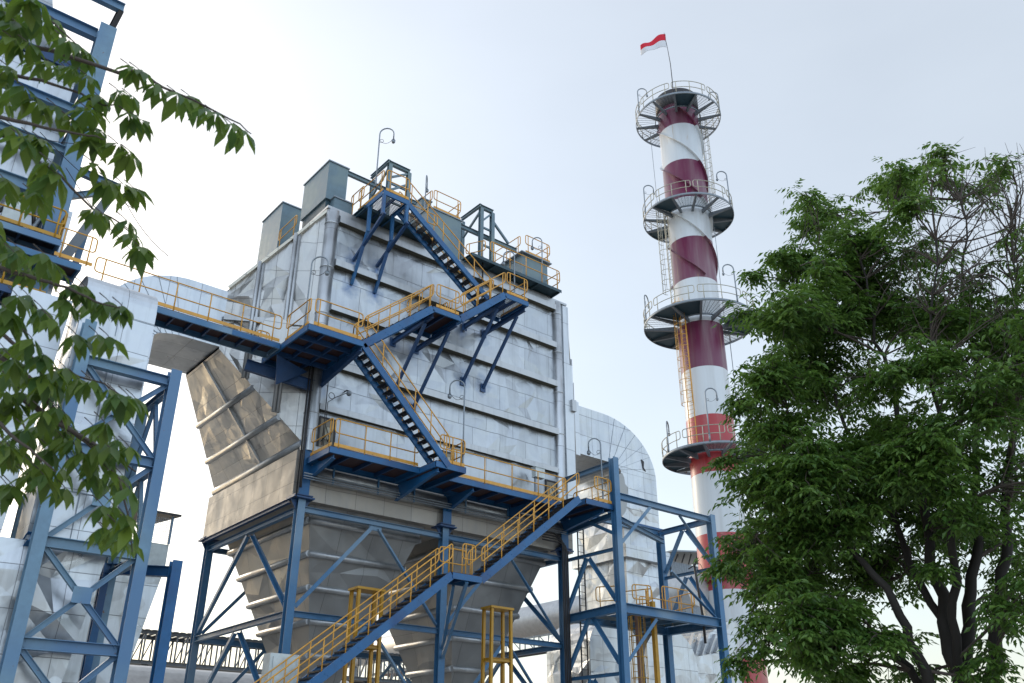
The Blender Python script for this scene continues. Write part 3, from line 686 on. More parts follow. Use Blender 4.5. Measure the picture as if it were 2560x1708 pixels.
# --- top landing
tl=thing('top_landing',(15.9,27.7,24.4),'blue topmost landing with open grating, propped off the front wall near the roof','stair landing',GW)
platform(tl,15.72,17.05,27.68,30.2,24.42,grate=True,joists=1)
for x in (15.8,16.97):
    MB().bar((x,27.75,24.2),(x,27.75,23.1),.13,.13).build('leg',M['stair_blue'],tl)
    MB().bar((x,28.9,24.2),(x,28.9,22.9),.13,.13).build('leg',M['stair_blue'],tl)
    MB().bar((x,27.6,23.2),(x,29.95,21.95 if x<16 else 22.1),.13,.13).build('strut',M['dark_blue'],tl)
    MB().bar((x,28.9,23.0),(x,29.97,20.75),.12,.12).build('strut',M['stair_blue'],tl)
rail(tl,(15.75,29.9,24.45),(15.75,27.8,24.45)); rail(tl,(15.85,27.7,24.45),(17.0,27.7,24.45),step=.8)
# --- flights
flight('stair_flight',19.0,12.6,14.87,16.5,26.8,27.7,'blue stairs climbing left from the low walkway to the middle platform',group=GS)
flight('stair_flight',14.87,16.5,17.95,19.1,26.8,27.7,'blue stairs climbing right from the middle platform to the dark floored landing',group=GS,sh=.3)
flight('stair_flight',19.35,19.1,21.75,21.1,26.8,27.7,'short blue stairs climbing right between the two high landings',group=GS,sh=.3)
flight('stair_flight',21.75,21.1,17.05,24.4,27.75,28.65,'topmost blue stairs climbing left to the roof landing',group=GS)
flight('stair_flight',20.66,8.5,25.9,12.6,26.8,27.75,'upper blue stairs rising right from the half landing to the low walkway',group=GS,sh=.3)
flight('stair_flight',10.2,1.45,19.3,8.5,26.8,27.75,'long blue stairs rising right from the ground to the half landing',group=GS,sh=.3)
hl=thing('half_landing',(19.3,26.8,8.5),'small blue half landing in the middle of the long foreground stairs','stair landing',GW)
platform(hl,19.31,20.65,26.78,27.77,8.52,joists=1)
rail(hl,(19.35,27.74,8.55),(20.6,27.74,8.55),posts=3,toe=False); rail(hl,(19.75,26.81,8.55),(20.35,26.81,8.55),posts=2,toe=False)
for y in (26.85,27.7): 
    MB().bar((20.0,y,8.25),(21.1,29.8,6.3 if y>27 else 5.95),.12,.12).build('strut',M['steel_blue'],hl)
ft=thing('foot_landing',(8.6,26.6,1.4),'yellow railed landing at the foot of the foreground stairs','stair landing',GW)
platform(ft,8.6,10.2,26.5,28.0,1.45); 
# roof level walkways with dark undersides
for (x0,x1,y0,y1,z,lab) in ((15.6,19.6,29.1,30.4,24.3,'dark roof edge walkway behind the topmost landing'),(21.6,27.4,29.2,30.4,24.3,'dark roof edge walkway with yellow rail over the right half of the wall')):
    r_=thing('roof_walkway',(x0,y0,z),lab,'walkway','walkways at the roof edge')
    MB().box((x0,y0,z-.05),(x1,y1,z)).build('floor_plate',M['deck_teal'],r_)
    MB().box((x0,y0-.02,z-.14),(x1,y0-.001,z+.02)).build('edge_beam',M['deck_teal'],r_)
    n=int((x1-x0)/1.4)
    for i in range(n+1):
        x=x0+.1+(x1-x0-.2)*i/n
        MB().bar((x,y0+.05,z-.1),(x,y1,z-.16),.07,.1).build('joist',M['deck_teal'],r_)
    if x0>20:
        rail(r_,(22.75,y0,z+.03),(27.3,y0,z+.03),step=1.15,toe=False); rail(r_,(x1,y0+.1,z+.03),(x1,y1,z+.03),toe=False)
        rail(r_,(22.0,y0+1.0,z+.03),(22.5,y0+.1,z+.03),toe=False,posts=2)
    else:
        rail(r_,(x0,y1-.1,z+.03),(x0,y0+.1,z+.03),toe=False); 
        rail(r_,(17.6,y0,z+.03),(19.5,y0,z+.03),toe=False)
# ---------------------------------------------------------------- lamps
G=gooseneck
view=math.atan2(fw.y,fw.x)
right=view-math.pi/2
G('gooseneck_lamp',(15.35,27.75,24.4),2.85,right,'grey gooseneck lamp on the topmost landing, tallest against the sky',reach=.62)
G('gooseneck_lamp',(20.05,31.1,26.95),2.1,view,'grey gooseneck lamp behind the broad middle roof box')
G('gooseneck_lamp',(12.6,27.2,16.5),2.75,right,'grey gooseneck lamp at the left corner of the middle platform',reach=.62)
G('gooseneck_lamp',(19.75,26.95,12.6),3.45,right+math.pi,'grey gooseneck lamp at the foot of the stairs on the low walkway',reach=.6)
G('gooseneck_lamp',(27.45,26.95,12.6),2.75,right+math.pi,'grey gooseneck lamp on the low walkway beside the outlet duct',reach=.55)
G('gooseneck_lamp',(22.35,26.9,21.1),2.2,right+math.pi,'grey gooseneck lamp on the grated upper landing',reach=.5)
G('gooseneck_lamp',(26.2,29.3,24.3),2.55,right+math.pi,'grey gooseneck lamp at the right end of the roof walkway',reach=.5)
# small lamp under middle platform
r_=thing('bulkhead_lamp',(15.9,29.6,16.1),'small round lamp on the wall under the middle platform','lamp')
MB().ball((15.95,29.6,15.6),.11,12).build('globe',M['galv'],r_); MB().tube([(15.95,29.6,15.7),(15.95,29.8,15.8),(15.95,30,15.8)],.03,6).build('arm',M['dark'],r_)
MB().tube([(15.2+.13*math.cos(a),29.6,15.3+.13*math.sin(a)) for a in [2*math.pi*i/12 for i in range(12)]],.014,5,closed=True).build('cable',M['dark'],r_)
# ================================================================ outlet duct (right) and inlet duct (left)
def elbow_duct(name,label,x0,xi,xo,y0,y1,z1,z2,zbot,s,mat_='clad_duct'):
    # horizontal duct from x0, outer radius elbow turning down between xi (inner) and xo (outer)
    r_=thing(name,(xi,y0,zbot),label,'duct')
    MB().crbox((min(x0,xi-s*1.2),y0,z1),(max(x0,xi-s*1.2),y1,z2),.7,.025).build('horizontal_duct',M[mat_],r_)
    cx=xi-s*1.2; cz=z1-.35; n=14; m=MB()
    # fan shaped front and back faces + outer skin
    Ro_x=abs(xo-cx); Ro_z=z2-cz
    out=[(cx+s*Ro_x*math.sin(a),cz+Ro_z*math.cos(a)) for a in [math.pi/2*i/n for i in range(n+1)]]
    inn=[]
    for i in range(n+1):
        a=math.pi/2*i/n; inn.append((cx+s*1.2*math.sin(a),cz+.35*math.cos(a)))
    vs=[];fs=[]
    for (ox,oz),(ix,iz) in zip(out,inn): vs+=[(ix,y0,iz),(ox,y0,oz),(ox,y1,oz),(ix,y1,iz)]
    for i in range(n):
        b0=i*4;b1=b0+4
        for k in range(4):
            f_=(b0+k,b0+(k+1)%4,b1+(k+1)%4,b1+k); fs.append(f_ if s>0 else f_[::-1])
    m.add(vs,fs); m.build('elbow',M[mat_],r_)
    # radial seams standing a little proud
    sm=MB()
    for i in range(2,n,2): 
        (ox,oz),(ix,iz)=out[i],inn[i]; sm.bar((ix,y0-.006,iz),(ox,y0-.006,oz),.012,.02,u=(0,1,0))
    sm.build('seam',M['galv'],r_)
    xa,xb=min(xi,xo),max(xi,xo)
    MB().crbox((xa,y0+.01,zbot),(xb,y1-.01,cz-.002),.6,.06).build('vertical_duct',M[mat_],r_)
    return r_
od=elbow_duct('outlet_duct','silver clad duct elbow on the right of the casing turning down, torn at the bend',31.02,34.6,37.45,32.5,36.0,17.3,20.05,9.0,1)
for dx in (31.02,):
    MB().box((dx-.02,32.42,17.15),(dx+.45,36.1,20.2)).build('flange',M['clad_post'],od)
q=MB().box((34.28,32.15,12.2),(37.75,32.49,12.85)).box((34.28,36.01,12.2),(37.75,36.3,12.85)).box((34.28,32.492,12.2),(34.598,36.008,12.85)).box((37.47,32.492,12.2),(37.75,36.008,12.85))
q.build('collar',M['clad_duct'],od)
MB().box((34.1,32.0,13.95),(37.6,32.48,14.05)).build('ledge',M['stair_blue'],od)
# torn opening: dark ragged hole at the inner bend
tr=[]; 
for i in range(22):
    a=2*math.pi*i/22; rr_=1+.16*rng.standard_normal()
    tr.append((34.35+.85*rr_*math.cos(a)*(1 if math.cos(a)<0 else .8),15.75+1.15*rr_*math.sin(a)))
MB().prism([(x,z) for x,z in tr][::-1],(32.47,32.49)).build('torn_patch',M['clad_hop'],od)
MB().prism([(36.3,18.0),(36.5,17.9),(36.45,17.55),(36.62,17.35),(36.4,17.42)][::-1],(32.46,32.49)).build('torn_patch',M['dark'],od)
# lower legs of the outlet duct: two arched elbows
def arch_duct(name,label,xc,half,y0,y1,z0,zt,mat_='clad_duct'):
    r_=thing(name,(xc,y0,z0),label,'duct','arched silver ducts under the outlet duct'); n=12
    poly=[(xc-half,z0),(xc+half,z0)]
    for i in range(n+1):
        a=math.pi*i/n; poly.append((xc+half*math.cos(a)*(1 if i<n else 1),zt-half*.85+half*.85*math.sin(a)))
    MB().prism(poly[::-1],(y0,y1)).crinkle((xc-half,y0-.02,z0),(xc+half,y0-.02,z0),(xc+half,y0-.02,zt-half*.85),(xc-half,y0-.02,zt-half*.85),.6,.06).crinkle((xc-half-.02,y1,z0),(xc-half-.02,y0,z0),(xc-half-.02,y0,zt-half*.85),(xc-half-.02,y1,zt-half*.85),.6,.08).build('shell',M[mat_],r_)
    sm=MB()
    for k in (.35,.62,.85): 
        z=z0+(zt-z0)*k; 
        if z<zt-half*.7: sm.box((xc-half-.01,y0-.02,z),(xc+half+.01,y0-.001,z+.03))
    sm.build('seam',M['galv'],r_); return r_
arch_duct('arched_duct','bulging crumpled duct left of the tall blue tower column',33.35,1.75,32.4,35.5,2.0,9.0)
arch_duct('arched_duct','smooth domed silver duct behind the yellow ladder',37.6,2.05,32.5,35.6,2.0,8.9)
# ribbed flue joining the chimney
rf=thing('ribbed_flue',(42,33,0),'silver ribbed flue sloping up to the chimney foot','duct')
def pxy(x,y,Y): r_=ray(x,y); t=Y/r_.y; return V(r_.x*t,Y,CAMZ+r_.z*t)
f1,f2,f3=pxy(1703,1628,33.0),pxy(1822,1552,33.0),pxy(1843,1560,33.0)
xr=f3.x+.05
MB().prism([(f1.x,0),(xr,0),(xr,f3.z),(f2.x,f2.z),(f1.x,f1.z)],(33.02,36.2)).crinkle((f1.x,33.0,0),(xr,33.0,0),(xr,33.0,f1.z),(f1.x,33.0,f1.z),.8,.05).crinkle((f1.x,33.0,f1.z),(xr,33.0,f1.z),(xr,33.0,f3.z),(f2.x,33.0,f2.z),.7,.04).build('shell',M['clad_duct'],rf)
for i in range(5):
    a=V(f1.x+.25+.62*i,32.9,f1.z-.35+.12*i); MB().bar(a,a+V(.75,.0,1.35-.08*i),.22,.06).build('rib',M['clad_rib'],rf)
    k=(i+.5)/5; p_=V(f1.x,33.0,f1.z).lerp(V(f2.x,33.0,f2.z),k); MB().bar(p_+V(0,0,.03),p_+V(0,3.1,.03),.10,.16).build('rib',M['clad_rib'],rf)
id_=elbow_duct('inlet_duct','silver clad inlet duct left of the hood, arching behind the walkway',11.5,8.9,6.7,32.5,36.0,17.4,19.95,11.0,-1)
# near vertical duct on the left, rounded along its top edge
nd=thing('riser_duct',(5.3,27.3,0),'tall crumpled silver riser duct behind the pale blue tower on the left','duct')
prof=[(27.3,7.6),(27.3,15.5)]
for i in range(1,7): 
    a=math.pi/2*i/6; prof.append((27.3+.75*(1-math.cos(a)),15.5+.75*math.sin(a)))
prof+=[(28.75,16.25),(28.75,7.6)]
m_=MB(); n=len(prof); xa,xb=5.2,7.42
m_.add([(xa,y,z) for y,z in prof]+[(xb,y,z) for y,z in prof],[(i,(i+1)%n,n+(i+1)%n,n+i)[::-1] for i in range(n)]+[tuple(range(n)),tuple(range(2*n-1,n-1,-1))])
m_.crinkle((xa,27.27,7.6),(xb,27.27,7.6),(xb,27.27,15.4),(xa,27.27,15.4),.8,.05).build('upper_shell',M['clad_duct'],nd)
MB().crhexa([(3.0,27.3,0),(6.3,27.3,0),(6.3,29.2,0),(3.0,29.2,0)],[(4.4,27.3,7.58),(7.42,27.3,7.58),(7.42,29.2,7.58),(4.4,29.2,7.58)],.85,.10).build('lower_shell',M['clad_duct'],nd)
MB().hexa([(3.2,28.6,0),(4.4,28.6,0),(4.4,29.1,0),(3.2,29.1,0)],[(3.4,28.6,15.6),(5.15,28.6,15.6),(5.15,29.4,15.6),(3.4,29.4,15.6)]).build('side_shell',M['clad_duct'],nd)
q=MB()
for z in (14.9,13.1,10.9,9.1): q.box((5.15,27.27,z),(7.47,27.29,z+.03))
for x in (6.3,): q.box((x,27.265,7.7),(x+.03,27.268,15.4))
q.build('seam',M['galv'],nd)
# hopper behind the left tower, with railed roof
lh=thing('small_hopper',(8,33,0),'silver hopper with a dark canopy behind the left tower','hopper')
def px(x,y,Y): r_=ray(x,y); t=Y/r_.y; return V(r_.x*t,Y,CAMZ+r_.z*t)
HY=34.0
a=px(340,1440,HY);b_=px(405,1440,HY);c_=px(340,1540,HY)
MB().hexa([(c_.x-2.6,HY,c_.z-3),(c_.x-.2,HY,c_.z-3),(c_.x-.2,HY+3,c_.z-3),(c_.x-2.6,HY+3,c_.z-3)],[(b_.x-4.2,HY,b_.z),(b_.x,HY,b_.z),(b_.x,HY+3,b_.z),(b_.x-4.2,HY+3,b_.z)]).build('shell',M['clad_duct'],lh)
MB().box((b_.x-4.2,HY-.03,b_.z+.28),(b_.x+.05,HY+3,b_.z+1.15)).build('upper_box',M['cabinet'],lh)
MB().hbeam((b_.x-4.2,HY-.2,b_.z+.12),(b_.x+.5,HY-.2,b_.z+.12),.2,.24).build('beam',M['stair_blue'],lh)
MB().hexa([(b_.x-2.6,HY-.3,b_.z+2.2),(b_.x+.25,HY-.3,b_.z+2.2),(b_.x+.25,HY+3.2,b_.z+2.6),(b_.x-2.6,HY+3.2,b_.z+2.6)],[(b_.x-2.6,HY-.3,b_.z+2.28),(b_.x+.25,HY-.3,b_.z+2.28),(b_.x+.25,HY+3.2,b_.z+2.68),(b_.x-2.6,HY+3.2,b_.z+2.68)]).build('canopy',M['dark'],lh)
MB().bar((b_.x,HY-.1,b_.z+1.15),(b_.x,HY-.1,b_.z+2.2),.08,.08).build('post',M['steel_blue'],lh)
mesh_=MB()
for i in range(16): mesh_.bar((b_.x-1.3+.08*i,HY-.1,b_.z+1.16),(b_.x-1.3+.08*i,HY-.1,b_.z+2.15),.01,.01)
for i in range(12): mesh_.bar((b_.x-1.3,HY-.1,b_.z+1.2+.08*i),(b_.x,HY-.1,b_.z+1.2+.08*i),.01,.01)
mesh_.build('wire_mesh',M['galv'],lh)
tk=thing('storage_tank',(-2,36,0),'cream clad round tank at the left edge behind the riser','tank')
MB().lathe((1.2,36.5,0),[(3.2,0),(3.2,15.6),(.01,16.2)],48).build('shell',M['cream'],tk)
# ================================================================ towers
def tower(root,xs,ys,levels,zt,w_=.30,m_='steel_blue',top=None,midz=()):
    for i,x in enumerate(xs):
        for y in ys: MB().hbeam((x,y,0),(x,y,zt[(i)] if isinstance(zt,(list,tuple)) else zt),w_,w_,u=(1,0,0)).build('column',M[m_],root)
    def B(a,b_,n_='beam',ww=.24): MB().hbeam(a,b_,ww,ww*1.1).build(n_,M[m_],root)
    for z in levels:
        for y in ys: B((xs[0]+w_/2,y,z),(xs[-1]-w_/2,y,z))
        for x in xs: B((x,ys[0]+w_/2,z),(x,ys[-1]-w_/2,z),ww=.2)
# E tower
et=thing('duct_support_tower',(28.05,26.8,0),'blue steel tower right of the casing beside the outlet duct','steel tower','blue steel towers')
for x,y,zt in ((28.07,26.8,14.8),(34.66,26.8,13.3),(28.0,30.2,13.0),(34.66,30.1,13.1)): MB().hbeam((x,y,0),(x,y,zt),.32,.32,u=(0,1,0)).build('column',M['steel_blue'],et)
def eb(a,b_,w_=.22,nm='beam'): MB().hbeam(a,b_,w_,w_*1.15).build(nm,M['steel_blue'],et)
for z,w_ in ((13.05,.24),(8.2,.34)):
    eb((28.25,26.8,z),(34.5,26.8,z),w_); eb((28.2,30.1,z),(34.5,30.1,z),w_*.85)
    eb((34.66,26.98,z),(34.66,29.94,z),w_*.9)
eb((28.25,27.5,12.45),(34.4,29.7,12.5),.2); eb((28.07,27.0,14.55),(28.03,30.0,14.5),.2)
eb((28.05,26.98,8.2),(28.0,30.04,8.1),.3); eb((28.05,26.98,10.7),(28.0,30.04,10.7),.12); eb((34.66,26.98,10.75),(34.66,29.94,10.75),.12); eb((28.05,26.98,5.6),(28.0,30.04,5.6),.12)
eb((28.07,26.98,12.2),(28.05,30.0,12.0),.2)
for a,b_ in (((30.3,26.8,12.92),(28.3,26.8,11.0)),((32.4,26.8,12.92),(34.4,26.8,11.1)),((31.5,26.8,10.2),(34.4,26.8,8.45)),((30.2,26.8,7.95),(28.3,26.8,6.1)),((28.03,28.6,10.6),(28.05,27.0,8.5)),((28.03,28.7,10.6),(28.0,30.0,8.5)),
             ((28.03,28.5,8.0),(28.05,27.0,6.0)),((28.03,28.7,8.0),(28.0,30.0,6.0)),((34.66,28.4,12.9),(34.66,27.0,11.0)),((34.66,28.6,12.9),(34.66,29.9,11.0)),((34.66,28.4,10.6),(34.66,27.0,8.5)),((34.66,28.6,10.6),(34.66,29.9,8.5)),((28.05,28.6,5.5),(28.05,27.0,3.4)),((28.03,28.7,5.5),(28.0,30.0,3.4)),((28.03,27.0,11.4),(28.03,28.9,12.4))):
    MB().angle(a,b_,.15).build('brace',M['steel_blue'],et)
dk=MB().box((30.2,27.0,8.38),(34.4,30.0,8.40)).box((28.3,28.3,8.1),(31.0,29.0,8.12)); dk.build('floor_plate',M['deck_teal'],et)
for x0_ in (29.7,30.6,31.6,32.6): MB().bar((x0_,27.0,8.25),(x0_,29.9,8.25),.08,.16).build('joist',M['steel_blue'],et)
rg=thing('tower_railing',(30,27.4,8.4),'cluster of yellow rails on the deck of the right tower','railing')
for a,b_ in (((31.3,27.3,8.42),(33.5,27.3,8.42)),((29.2,29.4,8.42),(29.9,28.4,8.42)),((30.0,27.9,8.42),(30.9,27.6,8.42)),((33.6,27.4,8.42),(33.9,29.2,8.42)),((31.2,28.2,8.42),(32.7,29.4,8.42)),((32.3,29.6,8.42),(34.1,29.6,8.42)),((30.9,29.5,8.42),(31.4,28.0,8.42))):
    rail(rg,a,b_,h=1.15,name='guard_rail',posts=2 if (Vector(b_)-Vector(a)).length<1.5 else 3)
# ladder with cage by the tower
def ladder(name,x,y,z0,z1,ang,label,mat_='yellow2',cage=True,zc=2.2,group=None,wd=.22,rungs=.3,cr=.36):
    r_=thing(name,(x,y,z0),label,'ladder',group)
    ca,sa=math.cos(ang),math.sin(ang)      # outward direction
    tx,ty=-sa,ca
    for s in (-1,1):
        MB().bar((x+tx*wd*s,y+ty*wd*s,z0),(x+tx*wd*s,y+ty*wd*s,z1),.05,.05,u=(ca,sa,0)).build('stile',M[mat_],r_)
    z=z0+.2; g_=None
    while z<z1:
        if g_ is None: g_=MB().tube([(x-tx*wd,y-ty*wd,z),(x+tx*wd,y+ty*wd,z)],.014,5).build('rung',M[mat_],r_); zr=z
        else: c_=g_.copy(); S.collection.objects.link(c_); c_.parent=r_; c_.location=(0,0,z-zr)
        z+=rungs
    if cage:
        g_=MB(); z=z0+zc; hoops=[]
        def hp(z_,k): a=-math.pi*.62+2*math.pi*.62*k; return (x+ca*(cr*.75+cr*math.cos(a))+tx*cr*math.sin(a)*-1,y+sa*(cr*.75+cr*math.cos(a))+ty*cr*math.sin(a)*-1,z_)
        while z<=z1+.01: g_.tube([hp(z,k/14) for k in range(15)],.02,5); z+=.85
        for k in (0.1,.3,.5,.7,.9): g_.tube([hp(z0+zc,k),hp(z1,k)],.016,5)
        g_.build('cage',M[mat_],r_)
    return r_
ladder('caged_ladder',30.2,28.0,0,8.4,-2.2,'yellow caged ladder rising to the deck of the right tower')
r_=thing('hoist_post',(30.9,27.7,0),'two orange posts beside the caged ladder','post'); MB().box((30.95,27.6,0),(31.13,27.78,8.9)).build('post',M['yellow2'],r_); MB().box((30.2,27.9,0),(30.36,28.05,8.3)).build('post',M['rust'],r_)
ladder('plain_ladder',28.55,29.6,4.0,12.9,-1.6,'thin dark ladder beside the blue column right of the hoppers',mat_='dark',cage=False,wd=.18)
r_=thing('mast_pipe',(34.0,27.3,8.4),'dark cable mast at the corner of the right tower deck','pipe'); MB().tube([(33.9,27.2,7.3),(33.9,27.2,8.4),(33.75,27.25,10.2),(33.72,27.3,10.9)],.06,8).tube([(33.3,27.3,10.6),(33.9,27.2,10.95)],.03,6).tube([(34.1+.2*math.cos(a),27.3,10.75+.2*math.sin(a)) for a in [2*math.pi*i/12 for i in range(12)]],.014,5,closed=True).build('pipe',M['dark'],r_)
# conduits down the column right of the hoppers
r_=thing('conduit_bundle',(27.3,29.7,4),'bundle of dark conduits running down the right front column','conduit')
for i in range(4):
    x=27.42+.1*i; MB().tube([(x-1.2-.1*i,29.62,11.7-.12*i),(x-.5,29.62,11.7-.12*i),(x-.12,29.62,11.55-.1*i),(x,29.62,11.2-.1*i),(x,29.62,3)],.035,6).build('conduit',M['dark'],r_)
# left tower
lt=thing('duct_support_tower',(5.4,26.8,0),'pale blue steel tower in front of the silver riser duct at the left','steel tower','blue steel towers')
PB='pale_blue'
for x,y,zt in ((5.42,26.8,14.2),(8.2,26.8,13.35),(5.42,29.6,9.4),(8.2,29.6,12.9)): MB().hbeam((x,y,0),(x,y,zt),.34,.34,u=(0,1,0)).build('column',M[PB],lt)
def lb(a,b_,w_=.26,nm='beam',k=1.15): MB().hbeam(a,b_,w_,w_*k).build(nm,M[PB],lt)
for z in (12.95,10.25,7.5,4.85): lb((5.6,26.8,z),(8.02,26.8,z))
for z in (12.9,7.7): lb((5.42,26.98,z),(5.42,29.42,z))
for z in (12.8,10.2,7.4): lb((8.2,26.98,z),(8.2,29.42,z),.2)
for za,zm,zb in ((12.8,11.65,10.4),(10.1,8.9,7.65),(7.35,6.2,4.95),(4.7,3.5,2.3)):
    for a,b_ in (((5.62,26.8,za),(8.0,26.8,zb)),((5.62,26.84,zb),(8.0,26.84,za))): MB().hbeam(a,b_,.14,.15).build('brace',M[PB],lt)
    MB().box((6.55,26.70,zm-.22),(7.05,26.72,zm+.22)).build('gusset',M[PB],lt)
for za,zb in ((12.7,10.3),(10.1,7.5)):
    MB().hbeam((8.2,27.0,zb),(8.2,28.2,za),.12,.13).build('brace',M[PB],lt); MB().hbeam((8.2,29.4,zb),(8.2,28.2,za),.12,.13).build('brace',M[PB],lt)
# low bright blue frame right of it
bf=thing('portal_frame',(9.0,27,0),'bright blue portal frame with a free top right of the pale tower','steel frame')
p_=px(441,1403,27.5); MB().hbeam((p_.x,27.5,0),(p_.x,27.5,p_.z),.3,.3,u=(0,1,0)).build('column',M['stair_blue'],bf)
q_=px(268,1410,29.5); MB().hbeam((q_.x,29.5,0),(q_.x,29.5,q_.z),.22,.22,u=(0,1,0)).build('column',M['stair_blue'],bf)
MB().hbeam((q_.x,29.5,q_.z-.15),(p_.x,27.66,p_.z-.3),.24,.3).build('beam',M['stair_blue'],bf)
p2=px(28,1415,28.5); MB().hbeam((p2.x,28.5,0),(p2.x,28.5,p2.z),.3,.3,u=(0,1,0)).build('column',M['stair_blue'],bf)
MB().hbeam((p2.x,28.5,p2.z),(5.3,27.1,7.65),.24,.3).build('beam',M['stair_blue'],bf)
# ================================================================ boiler house upper left
bh=thing('boiler_house',(4.2,30,0),'tall steel framed boiler house with silver panels at the upper left','building')
MB().hbeam((4.22,30,0),(4.22,30,28.0),.6,.6,u=(0,1,0)).build('column',M['pale_blue'],bh)
for x in (-2.5,-9.5): MB().hbeam((x,30,0),(x,30,30.0),.6,.6,u=(0,1,0)).build('column',M['pale_blue'],bh)
MB().hbeam((4.22,36,0),(4.22,36,28.0),.6,.6,u=(0,1,0)).build('column',M['pale_blue'],bh)
for z,h_ in ((27.5,.45),(23.75,.35),(21.9,.3),(20.0,.45),(17.8,.5),(14.0,.4),(9.0,.4)):
    for xa,xb in ((-9.2,-2.8),(-2.2,3.92)): MB().hbeam((xa,30,z),(xb,30,z),.3,h_).build('beam',M['pale_blue'],bh)
    MB().hbeam((4.22,30.3,z),(4.22,35.7,z),.3,h_).build('beam',M['pale_blue'],bh)
MB().box((-10,30.7,8),(3.75,38,25.9)).build('wall',M['clad_duct'],bh)
MB().hexa([(-8,30.9,26.4),(2.9,30.9,26.4),(2.9,37,26.4),(-8,37,26.4)],[(-7,30.9,29.2),(2.2,30.9,29.2),(2.2,37,29.2),(-7,37,29.2)]).build('upper_drum',M['clad_duct'],bh)
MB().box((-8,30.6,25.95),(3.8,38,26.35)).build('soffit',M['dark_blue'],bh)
MB().hbeam((-6,29.9,29.25),(4.6,29.9,29.25),.26,.4).build('beam',M['pale_blue'],bh); MB().hbeam((4.5,29.9,29.1),(4.3,30.6,27.6),.2,.2).build('brace',M['dark'],bh)
MB().hbeam((4.5,30.1,21.4),(6.0,30.1,21.3),.22,.28).build('bracket',M['pale_blue'],bh)
MB().hbeam((4.4,30.1,20.2),(5.9,30.1,21.15),.2,.22).build('brace',M['pale_blue'],bh)
MB().hbeam((4.75,30.0,17.6),(5.85,30.0,21.1),.34,.3).build('brace',M['grating_grey'],bh)
MB().hbeam((5.25,30.6,17.2),(5.35,30.6,19.4),.2,.2).build('column',M['pale_blue'],bh)
MB().box((4.0,30.3,15.9),(4.75,31,19.8)).build('side_panel',M['clad_duct'],bh)
bp_=thing('boiler_platform',(-3,28.8,17.7),'boiler house platform with dull yellow rails among the leaves','walkway')
platform(bp_,-4,4.4,28.8,29.7,17.75,mat_='pale_blue',deck='dark',joists=6)
rail(bp_,(-4,28.85,17.8),(1.6,28.85,17.8),mat_='yellow2',rr=.035); rail(bp_,(1.8,28.85,17.8),(4.35,28.85,17.8),mat_='yellow2',rr=.035); rail(bp_,(4.38,28.9,17.8),(4.38,29.6,17.8),mat_='yellow2',rr=.035)
platform(bp_,-4,4.4,28.8,29.9,15.6,mat_='dark_blue',deck='dark',joists=6)
rail(bp_,(-3,28.85,15.65),(1.6,28.85,15.65),mat_='yellow2',rr=.035); rail(bp_,(1.8,28.85,15.65),(4.35,28.85,15.65),mat_='yellow2',rr=.035)
mc=thing('pipe_cluster',(1,29.9,18),'tangle of valves, hoses and cabinets on the boiler platform','machinery')
for i in range(9):
    x=.2+.42*i; z=17.8; MB().tube([(x,29.8,z),(x,29.8,z+.8+.4*math.sin(i*2.1)),(x+.3,29.75,z+1.2+.3*math.sin(i)),(x+.5,29.8,z+.6)],.05+.02*(i%3),7).build('hose',M['dark' if i%2 else 'galv'],mc)
MB().box((2.6,29.5,18.2),(3.3,29.9,19.2)).build('cabinet',M['cabinet'],mc); MB().box((.4,29.6,18.0),(1.1,29.95,18.8)).build('cabinet',M['cabinet'],mc)
MB().tube([(1.6,29.6,18.3),(1.7,29.6,19.3),(2.1,29.6,19.5),(2.5,29.6,19.2)],.07,8).build('hose',M['stair_blue'],mc)
# ================================================================ chimney
CX,CY=46.67,35.34
ch=thing('banded_chimney',(CX,CY,0),'tall round chimney in red and white bands with four ring platforms','chimney')
sh=MB().lathe((CX,CY,0),[(2.3,0),(1.85,6.0),(1.68,12.2),(1.60,20),(1.60,51.7),(1.50,51.7),(1.50,50)],64).build('shaft',M['chimney'],ch)
MB().lathe((CX,CY,0),[(1.62,50.4),(1.72,50.45),(1.72,51.75),(1.45,51.76)],48).build('rim',M['dark'],ch)
fl=MB()
for z in (12.75,13.15): fl.lathe((CX,CY,0),[(1.7,z),(1.98,z),(1.98,z+.08),(1.7,z+.08)],48)
mred,_,bb=mat('dark red flange paint'); bb.inputs['Base Color'].default_value=(.22,.03,.035,1); bb.inputs['Roughness'].default_value=.5
for i in range(40):
    a=2*math.pi*i/40; fl.bar((CX+1.86*math.cos(a),CY+1.86*math.sin(a),12.68),(CX+1.86*math.cos(a),CY+1.86*math.sin(a),13.3),.04,.04)
fl.build('flange',mred,ch)
th_cam=math.atan2(-CY,-CX)        # direction from the axis towards the camera
def pol(r_,a,z): return (CX+r_*math.cos(a),CY+r_*math.sin(a),z)
